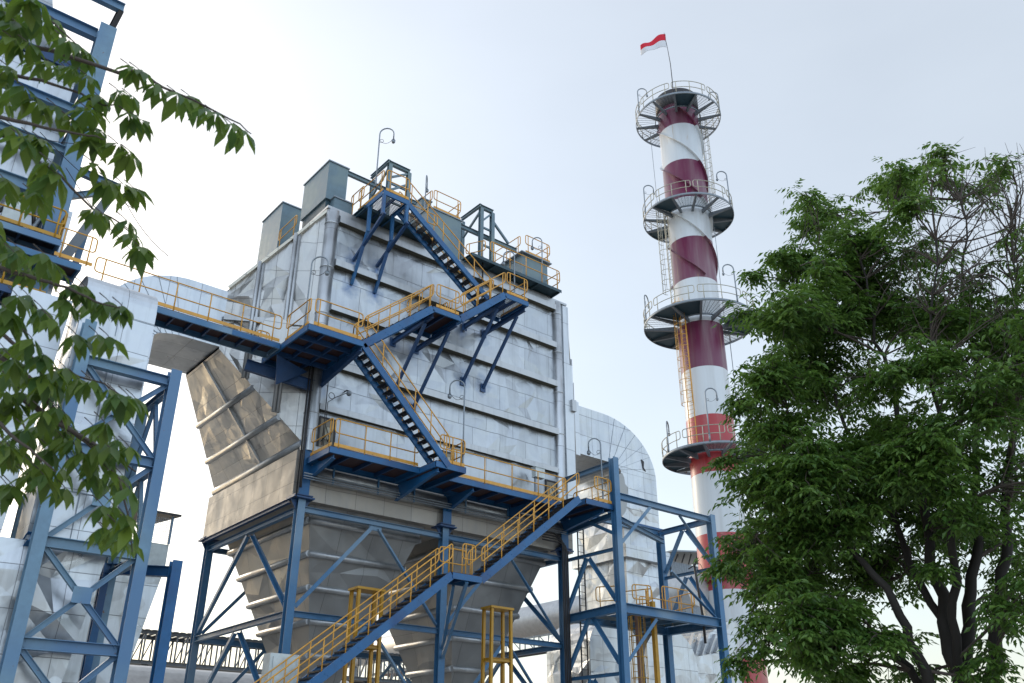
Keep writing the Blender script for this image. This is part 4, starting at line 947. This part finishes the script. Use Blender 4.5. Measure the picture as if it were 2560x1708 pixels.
# helical strakes on the upper third
for s in range(3):
    m=MB(); n=90; vs=[];fs=[]
    for i in range(n+1):
        z=34.4+(50-34.4)*i/n; a=th_cam-R(90)-( z-49.0)/11.0*2*math.pi*-1*-1+s*2*math.pi/3
        for r_,dz in ((1.60,-.03),(1.80,-.015),(1.80,.015),(1.60,.03)): vs.append(pol(r_,a,z+dz))
    for i in range(n):
        for k in range(4): fs.append((i*4+k,(i+1)*4+k,(i+1)*4+(k+1)%4,i*4+(k+1)%4))
    m.add(vs,fs); m.build('strake',M['chimney'],ch)
def ring(z,Rr,rail_m,phase,solid,gap=None):
    o=MB(); o.lathe((CX,CY,0),[(Rr-.04,z-.16),(Rr,z-.16),(Rr,z+.02),(Rr-.04,z+.02),(Rr-.04,z-.16)],64)
    o.lathe((CX,CY,0),[(1.78,z-.12),(1.84,z-.12),(1.84,z),(1.78,z),(1.78,z-.12)],48)
    pf=o.build('ring_platform',M['galv'],ch)
    nb=12
    for i in range(nb):
        a=phase+2*math.pi*i/nb
        p=Vector(pol(1.6,a,z-.42));q=Vector(pol(Rr-.05,a,z-.16)); p2=Vector(pol(1.6,a,z-.1)); q2=Vector(pol(Rr-.05,a,z-.06))
        t_=Vector((-math.sin(a),math.cos(a),0))*.05
        MB().hexa([p-t_,q-t_,q+t_,p+t_],[p2-t_,q2-t_,q2+t_,p2+t_]).bar(p+V(0,0,-.01),q+V(0,0,-.01),.17,.02).build('bracket',M['grating_grey'],pf)
        a2=a+2*math.pi/nb
        if (i%12) in solid:
            MB().lathe((CX,CY,0),[(1.84,z-.03),(Rr-.04,z-.03)],6,a,a2).build('deck_plate',M['deck_teal'],pf)
        else:
            g_=MB(); r_=1.9
            while r_<Rr-.05:
                g_.lathe((CX,CY,0),[(r_,z-.03),(r_,z)],6,a,a2); r_+=.11
            for k in range(1,6):
                aa=a+(a2-a)*k/6; g_.bar(pol(1.84,aa,z-.01),pol(Rr-.04,aa,z-.01),.015,.02)
            g_.build('deck_grating',M['dark'],pf)
    # guard rail in arcs with round ends
    ns=7; R_=Rr-.05
    for i in range(ns):
        a0=phase+2*math.pi*i/ns+.03; a1=phase+2*math.pi*(i+1)/ns-.03; pts=[]; h,hm=1.12,.55
        nn=12; cr=.12
        for k in range(nn+1): pts.append(pol(R_,a0+(cr/R_)+(a1-a0-2*cr/R_)*k/nn,z+h))
        pts.append(pol(R_,a1-.01,z+h-.04)); pts.append(pol(R_,a1,z+h-cr)); pts.append(pol(R_,a1,z+hm+cr)); pts.append(pol(R_,a1-.01,z+hm+.04))
        for k in range(nn+1): pts.append(pol(R_,a1-(cr/R_)-(a1-a0-2*cr/R_)*k/nn,z+hm))
        pts.append(pol(R_,a0+.01,z+hm+.04)); pts.append(pol(R_,a0,z+hm+cr)); pts.append(pol(R_,a0,z+h-cr)); pts.append(pol(R_,a0+.01,z+h-.04))
        gr=MB().tube(pts,.03,6,closed=True).build('guard_rail',M[rail_m],pf)
        for k in range(3):
            a=a0+(a1-a0)*(.12+.38*k); MB().tube([pol(R_,a,z-.05),pol(R_,a,z+h)],.03,6).build('post',M[rail_m],pf)
    return pf
ring(49.85,3.4,'rail_cream',.1,(0,1,7)); ring(40.3,3.42,'rail_cream',.35,(2,5,9,10)); ring(31.15,3.97,'rail_cream',.2,(0,1,2,3,5,6,9,10)); ring(21.1,3.4,'rail_cream',.5,(0,2,3,4,5,8,9,11))
GL='gooseneck lamps on the chimney rings'
la=math.atan2(rt.y,rt.x)
def cl(z,Rr,off,face,h,label): 
    a=la+off; p=pol(Rr-.02,a,z); gooseneck('chimney_lamp',p,h,face,label,r=.045,reach=.75,group=GL)
cl(49.85,3.4,R(195),la,2.2,'gooseneck lamp on the left of the top chimney ring'); cl(49.85,3.4,R(-10),la+math.pi,2.1,'gooseneck lamp on the right of the top chimney ring')
cl(40.3,3.42,R(190),la,2.3,'gooseneck lamp on the left of the second chimney ring'); cl(40.3,3.42,R(-35),la+math.pi,2.6,'gooseneck lamp on the right of the second chimney ring')
cl(31.15,3.97,R(-60),la+math.pi,2.6,'gooseneck lamp on the front right of the third chimney ring'); cl(31.15,3.97,R(188),la+R(60),1.9,'gooseneck lamp on the left of the third chimney ring')
cl(21.1,3.4,R(-105),la,3.3,'gooseneck lamp standing in front on the lowest visible chimney ring'); cl(21.1,3.4,R(200),la+R(70),1.9,'gooseneck lamp on the left of the lowest visible chimney ring')
def cladder(off,z0,z1,m_,label,zc=2.2): 
    a=la+off; x,y,_=pol(1.98,a,0); return ladder('chimney_ladder',x,y,z0,z1,a,label,mat_=m_,group='caged ladders on the chimney',wd=.25,cr=.42,zc=zc)
cladder(R(222),21.15,32.3,'yellow','rusty yellow caged ladder on the left of the chimney below the third ring',zc=3.2)
cladder(R(200),31.2,41.3,'rail_cream','pale caged ladder on the left of the chimney below the second ring')
cladder(R(22),40.4,50.9,'rail_cream','pale caged ladder on the right of the chimney below the top ring')
cladder(R(-15),9.0,22.2,'rust','rusty caged ladder on the lower right of the chimney seen through the tree')
r_=thing('lightning_cable',(CX+1.7,CY,0),'thin conductor cable running down the chimney','cable')
a=la+R(-8); MB().tube([pol(1.8,a,50),pol(1.85,a,38),pol(1.8,a,31)],.02,5).tube([pol(2.0,a,31),pol(1.9,a,12)],.025,5).tube([pol(2.3,la+R(170),49),pol(2.2,la+R(170),40)],.02,5).build('cable',M['galv'],r_)
# flag and pole
a=math.atan2(-CY,-CX)+R(0)
pb=Vector(pol(3.35,th_cam+R(-2),49.8)); 
def on_depth(x,y,p):     # point seen at pixel x,y on the vertical plane facing the camera through p
    r__=ray(x,y); n_=V(math.cos(th_cam),math.sin(th_cam),0); t_=((p-V(0,0,CAMZ)).dot(n_))/r__.dot(n_); return V(0,0,CAMZ)+r__*t_
pts=[on_depth(x,y,pb) for x,y in ((1683,238),(1681,205),(1676,160),(1668,117),(1660,82))]
fp=thing('flagpole',tuple(pts[0]),'thin bent flagpole rising from the top chimney ring','flagpole'); MB().tube(pts,[.04,.035,.03,.022,.015],6).build('pole',M['dark'],fp)
# flag: cloth sheet, red over white
f0=on_depth(1663.5,85,pb); f1=on_depth(1666.5,118.5,pb)
e0=on_depth(1601,117,pb); e1=on_depth(1602,136,pb)
fg=thing('flag',tuple(f1),'red and white flag blowing left from the pole on the chimney','flag')
nx,ny=26,10; vd=V(math.cos(th_cam),math.sin(th_cam),0)
def cloth(u,v):
    p=f0.lerp(e0,u).lerp(f1.lerp(e1,u),v); p+=V(0,0,1)*(.16*math.sin(u*6.2+.5)*(u**.5)+.25*math.sin(u*math.pi)*.8)
    return p+vd*(.22*math.sin(u*9+v*1.5)*u)
for nm,v0,v1,c_ in (('red_half',0,.5,(.55,.01,.03)),('white_half',.5,1,(.62,.63,.66))):
    mm,t,b=mat('flag cloth '+nm); b.inputs['Base Color'].default_value=(*c_,1); b.inputs['Roughness'].default_value=.8
    m=MB(); vs=[cloth(i/nx,v0+(v1-v0)*j/ny) for j in range(ny+1) for i in range(nx+1)]
    m.add(vs,[(j*(nx+1)+i,j*(nx+1)+i+1,(j+1)*(nx+1)+i+1,(j+1)*(nx+1)+i) for j in range(ny) for i in range(nx)],True); o=m.build(nm,mm,fg)
    so_=o.modifiers.new('thickness','SOLIDIFY'); so_.thickness=.012
# ================================================================ yellow hoists, cabinet
def stand(x0,y0,zt,label,wd=.95):
    r_=thing('lifting_stand',(x0,y0,0),label,'stand','tall yellow stands under the hoppers'); s=.07
    for sx in (0,1):
        for sy in (0,1):
            MB().hbeam((x0+sx*wd+(s if sx else -s),y0+sy*.5,0),(x0+sx*wd,y0+sy*.5,zt),.11,.11,u=(0,1,0)).build('leg',M['yellow2'],r_)
    MB().box((x0-.1,y0-.1,zt+.002),(x0+wd+.1,y0+.6,zt+.09)).build('top_plate',M['yellow2'],r_)
    for z in (zt-1.9,zt-3.8):
        for a,b_ in (((x0,y0,z),(x0+wd,y0,z)),((x0,y0+.5,z),(x0+wd,y0+.5,z)),((x0,y0,z),(x0,y0+.5,z)),((x0+wd,y0,z),(x0+wd,y0+.5,z))): MB().hbeam(a,b_,.1,.12).build('beam',M['yellow2'],r_)
stand(16.3,28.25,7.75,'tall yellow steel stand left, behind the long blue stairs'); stand(22.3,28.25,7.75,'tall yellow steel stand right of the half landing')
p_=px(748,1638,27.9)
r_=thing('electrical_cabinet',(p_.x-1.0,27.9,0),'white electrical cabinet at the foot of the stairs','cabinet'); MB().box((p_.x-1.0,27.9,0),(p_.x+.0,28.4,p_.z)).build('housing',M['cabinet'],r_); MB().box((p_.x-.9,27.86,p_.z-1.8),(p_.x-.1,27.895,p_.z-.1)).build('door',M['cabinet'],r_)
# ================================================================ background
def truss(name,label,a,b_,h,wd,mtop='dark',mrail='galv',roof=True,n=26,rust_=False,group=None):
    r_=thing(name,tuple(a),label,'conveyor bridge',group); a=Vector(a);b_=Vector(b_); d=(b_-a); dn=d.normalized(); k=dn.cross(V(0,0,1)).normalized()*wd
    for o in (V(0,0,0),k):
        for z in (0,h): MB().hbeam(a+o+V(0,0,z),b_+o+V(0,0,z),.2,.22).build('chord',M[mrail],r_)
        for i in range(n+1): MB().bar(a+o+d*i/n,a+o+d*i/n+V(0,0,h),.09,.09).build('post',M[mrail],r_)
        for i in range(0,n,2): MB().bar(a+o+d*i/n,a+o+d*(i+1)/n+V(0,0,h),.07,.07).build('brace',M[mrail],r_)
    MB().hexa([a,b_,b_+k,a+k],[a+V(0,0,.12),b_+V(0,0,.12),b_+k+V(0,0,.12),a+k+V(0,0,.12)]).build('belt_deck',M[mtop],r_)
    if roof:
        g_=MB(); 
        for i in range(60): 
            p=a+d*(i+.5)/60+V(0,0,h+.1); g_.bar(p-k*.1,p+k*1.1,d.length/60*.62,.05)
        g_.build('roof_slats',M['grating_grey'],r_)
    for i in range(3):
        p=a+d*(.2+.3*i)+k*.5; MB().bar(V(p.x,p.y,0),p,.3,.3).build('support',M[mrail],r_)
    return r_
a=px(120,1650,62.);b_=px(690,1672,62.)
truss('conveyor_bridge','dark covered conveyor bridge low behind the left hopper',(a.x,62,a.z),(b_.x+12,62,a.z),1.8,2.6,mrail='grating_grey',n=40)
def pxx(x,y,X): r__=ray(x,y); t=X/r__.x; return V(X,r__.y*t,CAMZ+r__.z*t)
a=pxx(1480,1600,52.);b_=pxx(1220,1658,52.)
truss('conveyor_bridge','light conveyor bridge with orange rail seen between the hopper and the tower',(52,a.y-8,a.z),(52,b_.y+20,a.z),1.5,2.2,mtop='rust',mrail='galv',roof=False,n=22)
bg_=thing('blue_skip',(51,a.y,a.z),'small bright blue canopy on the far conveyor','canopy'); q_=pxx(1450,1600,50.); MB().hexa([(50,q_.y-1.6,q_.z),(51.5,q_.y-1.6,q_.z),(51.5,q_.y+2.2,q_.z),(50,q_.y+2.2,q_.z)],[(50.2,q_.y-1.6,q_.z+.7),(51.3,q_.y-1.6,q_.z+.7),(51.3,q_.y+2.2,q_.z+.7),(50.2,q_.y+2.2,q_.z+.7)]).build('cover',paint('light blue canopy',(.05,.28,.60),.5),bg_)
lp=thing('gas_main',(50,40,10),'large grey overhead pipe behind the outlet duct','pipe')
a=pxx(1300,1570,44.);ys_=44*ray(1745,1470).y/ray(1745,1470).x; MB().tube([(44,ys_,a.z+.35),(44,90,a.z+.35)],1.05,24).build('pipe',M['pipe'],lp)
for y in (44,60,76): MB().bar((44,y,0),(44,y,a.z-.7),.4,.4).build('support',M['galv'],lp)
q_=pxx(1424,1530,43.); MB().lathe((44,q_.y,a.z+.35),[(1.08,-.01),(1.08,.0)],8).build('seam',M['rust'],lp) if 0 else None
lp=thing('large_pipe',(5,48,5),'very wide pale pipe low at the bottom left','pipe')
a=px(560,1668,46.); MB().tube([(-30,46+2,a.z-2.2),(a.x+8,46+2,a.z-2.2)],2.2,32).build('pipe',M['pipe'],lp)
sh_=thing('corrugated_tower',(52,40,0),'grey corrugated conveyor house with a slanting roof behind the chimney','building')
a=px(1677,1402,46.);b_=px(1760,1380,46.)
m=MB(); x=a.x; n=60; wdt=(b_.x+4-a.x); vs=[];fs=[]
for i in range(n+1):
    xx=a.x+wdt*i/n; yy=46+(.09 if i%2 else 0); vs+=[(xx,yy,0),(xx,yy,a.z)]
for i in range(n): fs.append((i*2,i*2+2,i*2+3,i*2+1))
vs2=[];
m.add(vs,fs); m.box((a.x,46.2,0),(a.x+wdt,50,a.z-.01)); m.build('wall',M['galv'],sh_)
MB().hexa([(a.x-.6,45.2,a.z+.5),(a.x+wdt,45.2,a.z+1.6),(a.x+wdt,51,a.z+1.6),(a.x-.6,51,a.z+.5)],[(a.x-.6,45.2,a.z+.62),(a.x+wdt,45.2,a.z+1.72),(a.x+wdt,51,a.z+1.72),(a.x-.6,51,a.z+.62)]).build('roof',M['galv'],sh_)
for i in range(7): MB().bar((a.x+.4+i*.8,45.9,a.z),(a.x+.8+i*.8*1.02,45.9,a.z+.6+.12*i),.08,.08).build('truss_member',M['dark'],sh_)
# ================================================================ foliage
def frames(d,nrm):          # arrays N,3
    d=d/np.linalg.norm(d,axis=1,keepdims=True); s=np.cross(d,nrm); s/=np.linalg.norm(s,axis=1,keepdims=True)+1e-9; n2=np.cross(s,d); return d,s,n2
def leaves(name,pos,d,nrm,L,mat_,parent,tmpl,faces):
    d,s,n2=frames(d,nrm)
    T=np.array(tmpl)         # along, side, up
    v=pos[:,None,:]+L[:,None,None]*(T[None,:,0,None]*d[:,None,:]+T[None,:,1,None]*s[:,None,:]+T[None,:,2,None]*n2[:,None,:])
    return np_mesh(name,v,faces,mat_,parent)
TS=[(0,0,0),(.45,-.19,.06),(1,0,-.10),(.45,.19,.06),(.5,0,0)]; FS=[(0,1,4),(1,2,4),(0,4,3),(4,2,3)]
TS4=[(0,0,0),(.42,-.2,.05),(1,0,-.12),(.42,.2,.05)]; FS4=[(0,1,2,3)]
tree=thing('large_tree',tuple(at_h(2400,1700,19.5)*1.0),'large leafy green tree with dark forked trunks at the right','tree')
tb=at_h(2400,1900,19.5); tree.location=(tb.x,tb.y,0); ORI[tree.name]=(tb.x,tb.y,0)
HR=19.5
stems=[[(2415,2000,.30),(2400,1708,.27),(2360,1560,.22),(2330,1400,.17),(2300,1230,.13),(2250,1050,.09),(2190,850,.06),(2150,650,.03)],
       [(2415,2000,.30),(2410,1708,.25),(2420,1520,.2),(2440,1350,.16),(2430,1150,.12),(2450,950,.09),(2420,700,.05),(2400,500,.025)],
       [(2440,2050,.3),(2350,1760,.2),(2300,1640,.17),(2230,1500,.13),(2130,1380,.10),(2030,1260,.07),(1960,1120,.04)],
       [(2470,2000,.28),(2485,1708,.22),(2490,1560,.2),(2510,1400,.17),(2520,1200,.13),(2540,1000,.09),(2545,760,.05),(2530,550,.025)],
       [(2450,2020,.2),(2330,1720,.15),(2240,1640,.11),(2130,1560,.08),(2010,1520,.05),(1900,1500,.03)],
       [(2400,1708,.14),(2385,1500,.14),(2375,1300,.11),(2340,1100,.08),(2330,850,.05),(2340,600,.03)],
       [(2360,1560,.14),(2250,1350,.11),(2160,1150,.08),(2080,980,.06),(2020,820,.04),(1990,700,.02)]]
nodes=[];tw=MB();tk_=MB()
for si,st in enumerate(stems):
    dr=[0,1.2,-1.0,.4,-.4,-1.3,.8][si]; P=[];rad=[]
    for i,(x,y,r_) in enumerate(st):
        p=at_h(x,y,HR+dr*min(1,i/3)); 
        P.append(p); rad.append(r_)
    if st[0][1]>1900: P[0].z=-.1; rad[0]*=1.1
    PP=[];RR=[]
    for i in range(len(P)-1):
        for k in range(4):
            q=P[i].lerp(P[i+1],k/4); q+=V(*(rng.standard_normal(3)*.05)); PP.append(q); RR.append(.6*(rad[i]+(rad[i+1]-rad[i])*k/4))
    PP.append(P[-1]);RR.append(rad[-1])
    tk_.tube(PP,RR,10); nodes+= [(p,r_) for p,r_ in zip(PP,RR) if p.z>3.4]
tk_.build('trunk',M['bark'],tree)
blobs=[(2230,1180,110,.8),(2200,1080,90,.7),(2330,1330,90,.6),(2240,1400,80,.5),(2380,1230,90,.6),(2160,720,90,.8),(2350,780,90,.6),(2090,680,70,.9),(2270,520,80,.5),(2050,545,80,1),(2200,475,80,1),(2150,600,100,1),(2000,665,80,1),(2330,455,70,.35),(2450,480,80,.28),(2540,560,80,.3),(2300,620,110,.45),(1950,790,100,1),(2080,800,120,1),(2430,690,110,.5),(2240,790,110,.7),(2510,840,100,.8),(1905,930,90,1),(2030,960,110,1),(2180,960,110,.75),(2340,930,110,.7),(2490,1010,110,1),(1900,1080,100,1.1),(1870,1210,95,1.1),(1990,1170,110,1.1),(2110,1150,100,.8),(2300,1120,100,1),(2420,1130,90,.9),(2000,1320,100,1.1),(2130,1300,110,1),(2280,1280,90,.5),(2520,1200,90,.9),(1850,1340,80,1),(1900,1430,90,1),(2030,1430,100,.95),(2160,1440,90,.7),(2540,1350,80,.8),(2430,1300,70,.5),(1960,1530,85,.9),(2080,1560,85,.75),(2200,1590,70,.6),(2540,1500,70,.7),(1830,1560,35,.8),(1800,1680,35,.9),(1880,1620,40,.8),(2010,1650,70,.7),(2140,1680,70,.7),(2500,1640,50,.4),(1850,690,24,.9),(1835,785,40,.8),(1815,1000,40,.8),(1770,1150,30,.9),(1760,1400,35,.9),(2250,420,40,.8),(2360,385,45,.5),(2480,395,45,.35),(1985,480,35,.8),(1925,650,40,.9),(2330,1430,50,.4),(2270,1695,50,.5),(2450,1700,50,.4),(2380,800,60,.6),(2620,900,120,1),(2640,1200,120,1),(2620,650,110,.7),(2640,1450,90,.7)]
LP=[];LD=[];LN=[];LL=[]
def curve(a,b_,sag,n=6):
    out=[];L=(b_-a).length; off=V(*(rng.standard_normal(3)))*L*.10
    for i in range(n+1):
        k=i/n; out.append(a.lerp(b_,k)+off*math.sin(math.pi*k)+V(0,0,sag*math.sin(math.pi*k)))
    return out
CN=np.array([[*p] for p,_ in nodes])
for bx,by,br_,dens in blobs:
    if bx<2000: bx+=28 if by<1150 else 40
    for layer in range(2 if br_>55 else 1):
        D=HR+rng.uniform(-2.2,2.6) if br_>55 else HR+rng.uniform(-1,1)
        c=at_h(bx,by,D); rm=br_/FPX*(D*1.12)
        cn=np.array([*c]); cand=np.linalg.norm(CN-cn,axis=1)*rng.uniform(.8,1.25,len(CN))+np.maximum(0,CN[:,2]-cn[2]+.3)*.8
        j=int(np.argmin(cand)); a,ra=nodes[j]
        limb=curve(a,c,.15*rm,7); r0=min(ra*.7,.02+.035*rm)
        tk=[r0+(.014-r0)*i/7 for i in range(8)]; tw.tube(limb,tk,6,cap=False)
        ns_=int(dens*(br_/100)**2*40)+3
        for s in range(ns_):
            u=rng.standard_normal(3); u/=np.linalg.norm(u); rr_=rm*rng.uniform(.25,1.08)
            e=c+V(u[0]*rr_,u[1]*rr_,u[2]*rr_*.9)
            if noise.noise(e*.55)<-.19 and br_>60: continue
            src=limb[int(rng.integers(3,8))]
            tp=curve(src,e,.06,4); tw.tube(tp,[.012,.010,.008,.006,.004],4,cap=False)
            # a spray: compound leaves spreading and drooping from the twig's outer half
            for q in range(int(rng.integers(6,10))):
                k=rng.uniform(.45,1.0); b0=tp[0].lerp(tp[-1],k) if 0 else tp[min(4,int(k*4.99))]
                az=rng.uniform(0,2*math.pi); ln=rng.uniform(.22,.42)
                dirv=np.array([math.cos(az),math.sin(az),rng.uniform(-.5,.35)]); dirv/=np.linalg.norm(dirv)
                nl=7
                for i in range(nl):
                    t_=(i//2+1)/4 if i<6 else 1.08; sd_=(-1)**i if i<6 else 0
                    pp=np.array([*b0])+dirv*ln*t_+np.array([0,0,-.10*t_*t_]); side=np.array([-math.sin(az),math.cos(az),0])
                    dd=dirv*.65+side*sd_*.9+np.array([0,0,-.45])+rng.standard_normal(3)*.12
                    LP.append(pp);LD.append(dd);LN.append(np.array([0,0,1])+rng.standard_normal(3)*.35);LL.append(rng.uniform(.11,.20))
# bare twigs at the top right
for i in range(170):
    x=rng.uniform(2250,2640);y=rng.uniform(385,950); c=at_h(x,y,HR+rng.uniform(-2,2)); cn=np.array([*c]); cand=np.linalg.norm(CN-cn,axis=1)*rng.uniform(.6,1.5,len(CN))+np.maximum(0,CN[:,2]-cn[2]+.5)*2; a,ra=nodes[int(np.argmin(cand))]
    e=curve(a,c,.1,6); tw.tube(e,[.022,.018,.014,.011,.009,.007,.004],4,cap=False)
    for k in range(4):
        s=e[int(rng.integers(2,7))]; v=V(*(rng.standard_normal(3)*.28))+V(0,0,.35); tw.tube([s,s+v*.6,s+v+V(*(rng.standard_normal(3)*.06))],[.007,.005,.003],4,cap=False)
tw.build('branches',M['twig'],tree)
cr=leaves('crown',np.array(LP),np.array(LD),np.array(LN),np.array(LL),M['leaf'],tree,TS4,FS4)
print('tree leaves',len(LP))
# ---- overhanging tree on the left: limbs with drooping hand shaped leaves
ot=thing('overhanging_tree',(0,0,0),'near tree whose drooping leafy branches hang in from the left edge','tree')
D0=5.6
def nd(x,y,D=D0): r__=ray(x,y); return V(0,0,CAMZ)+r__*D
bs=nd(-700,1500,6.0); ot.location=(bs.x,bs.y,0); ORI[ot.name]=(bs.x,bs.y,0)
lb_=MB(); lb_.tube([V(bs.x,bs.y,-.1),V(bs.x,bs.y,1.5),nd(-650,1100,6),nd(-600,500,6)],[.16,.14,.11,.07],12).build('trunk',M['bark'],ot)
limbs=[[(-600,300),(-200,150),(0,107),(130,128),(296,181),(350,176),(406,219),(520,270),(600,310),(628,335)],
 [(-600,350),(-150,190),(0,184),(100,200),(200,235),(260,262),(330,255)],
 [(-600,500),(-150,300),(0,295),(110,318),(200,335),(260,350)],
 [(-600,600),(-150,300),(10,340),(90,400),(150,440),(230,520),(300,555),(345,600)],
 [(-600,700),(-150,640),(0,670),(100,700),(170,720),(240,755),(300,770)],
 [(-600,900),(-150,850),(0,890),(90,960),(160,1060),(240,1130),(300,1200),(320,1290),(330,1380)],
 [(-600,850),(-150,820),(0,830),(90,905),(170,930),(260,960),(320,1000)],
 [(-600,1000),(-150,980),(0,1060),(70,1120),(140,1180)],
 [(-600,400),(-200,60),(0,30),(60,20),(140,60),(190,110)],
 [(60,1000),(150,1060),(230,1110),(300,1150),(340,1180)]]
lm=MB()
for li,L_ in enumerate(limbs):
    dd=[0,.3,-.3,.5,-.2,.1,.6,-.4,.2,.1][li]; n=len(L_)
    P=[nd(x,y,D0+dd) for x,y in L_]; PP=[]
    for i in range(n-1):
        for k in range(3): PP.append(P[i].lerp(P[i+1],k/3)+V(*(rng.standard_normal(3)*.004)))
    PP.append(P[-1]); m_=len(PP); lm.tube(PP,[.018*(1-i/m_)**1.2+.0035 for i in range(m_)],6)
z1=lambda x,y:(x/1.823,y/1.823); z2=lambda x,y:(x/1.827,850+y/1.827)
cl_=[z1(*p) for p in ((600,330),(640,345),(720,410),(810,450),(870,465),(940,520),(985,540),(1060,590),(1110,620),(545,440),(600,460),(450,460),(590,545),(640,570),(420,665),(440,610),(540,680),(600,720),(430,770),(560,860),(610,880),(500,850),(430,980),(470,1000),(580,1030),(610,1090),(640,1150),(90,50),(200,110),(150,90),(300,200),(260,120),(350,225),(130,220),(60,200),(400,270),(330,330),(400,370),(300,330),(230,310),(110,420),(180,480),(60,440),(260,510),(400,520),(440,530),(330,570),(60,600),(140,640),(190,660),(100,650),(230,760),(260,820),(200,790),(150,900),(180,930),(20,480),(10,160),(10,30),(80,130),(30,1160),(80,1150),(200,1180),(240,1220),(340,1320),(390,1330),(130,1370),(80,1370),(440,1400),(500,1400),(560,1420),(190,1450),(30,1430),(60,1480),(240,1480),(320,1420),(300,1390),(120,10),(180,40),(20,80),(40,330),(10,380))]
cl_+=[z2(*p) for p in ((450,0),(500,10),(350,0),(360,200),(420,210),(500,250),(540,270),(590,280),(620,290),(200,90),(150,20),(60,110),(20,150),(80,160),(180,230),(220,250),(100,260),(30,260),(60,330),(200,350),(250,400),(300,360),(170,420),(430,420),(480,400),(540,480),(590,510),(470,490),(120,430),(40,480),(10,500),(340,480),(290,470),(470,540),(420,580),(500,620),(560,640),(590,700),(520,680),(430,640),(160,600),(130,640),(200,640),(300,700),(30,680),(60,690),(470,780),(520,780),(570,820),(600,870),(540,870),(470,880),(560,930),(600,950),(500,900),(40,560),(90,520),(230,520),(380,540),(330,420),(260,330),(20,60),(100,40),(250,170),(300,150))]
cl_=[c for c in cl_]
for i in range(16): cl_.append((rng.uniform(-60,150)*rng.uniform(.6,1.1),rng.uniform(0,1150)))
for i in range(6): cl_.append((rng.uniform(100,300),rng.uniform(930,1250)))
TL=[(0,0,0),(.16,-.09,.02),(.46,-.205,.04),(.76,-.12,-.01),(1.04,0,-.12),(.76,.12,-.01),(.46,.205,.04),(.16,.09,.02),(.2,0,-.01),(.48,0,-.02),(.78,0,-.06)]
FL=[(0,1,8),(0,8,7),(1,2,9,8),(8,9,6,7),(2,3,10,9),(9,10,5,6),(3,4,10),(10,4,5)]
P=[];Dd=[];Nn=[];Ls=[]; tws=lm
for (x,y) in cl_:
    y-=12
    D=D0+rng.uniform(-.35,.55); c=nd(x,y,D); ro=rng.uniform(0,2*math.pi); nl=int(rng.integers(6,9)); sz=rng.uniform(.85,1.25)
    tilt=rt*rng.uniform(-.25,.35)
    tws.tube([c+V(0,0,.07)-rt*.08,c+V(0,0,.03)-rt*.03,c],[.004,.003,.003],5,cap=False)
    for i in range(nl):
        a=ro+2*math.pi*i/nl+rng.uniform(-.25,.25); h=np.array([math.cos(a),math.sin(a),0])
        dv=h*rng.uniform(.55,1.15)+np.array([*tilt])+np.array([0,0,-1.0]); 
        P.append(np.array([*c])+h*.012); Dd.append(dv); Nn.append(h+np.array([0,0,.35])+rng.standard_normal(3)*.1); Ls.append(.150*sz*rng.uniform(.8,1.15))
    # a second, smaller whorl
lm.build('branches',M['twig'],ot)
fo=leaves('foliage',np.array(P),np.array(Dd),np.array(Nn),np.array(Ls),M['leaf2'],ot,TL,FL)
for p in fo.data.polygons: p.use_smooth=True
# hanging wires on the left
wr=thing('overhead_wires',(0,26,15),'thin cables sagging from the boiler house towards the casing','cable')
for (x0_,y0_,x1_,y1_) in ((165,420,345,640),(100,330,330,520),(0,300,200,360),(300,480,420,640)):
    a=px(x0_,y0_,29.5);b_=px(x1_,y1_,29.2); MB().tube([a.lerp(b_,i/10)-V(0,0,.25*math.sin(math.pi*i/10)) for i in range(11)],.014,5).build('wire',M['dark'],wr)
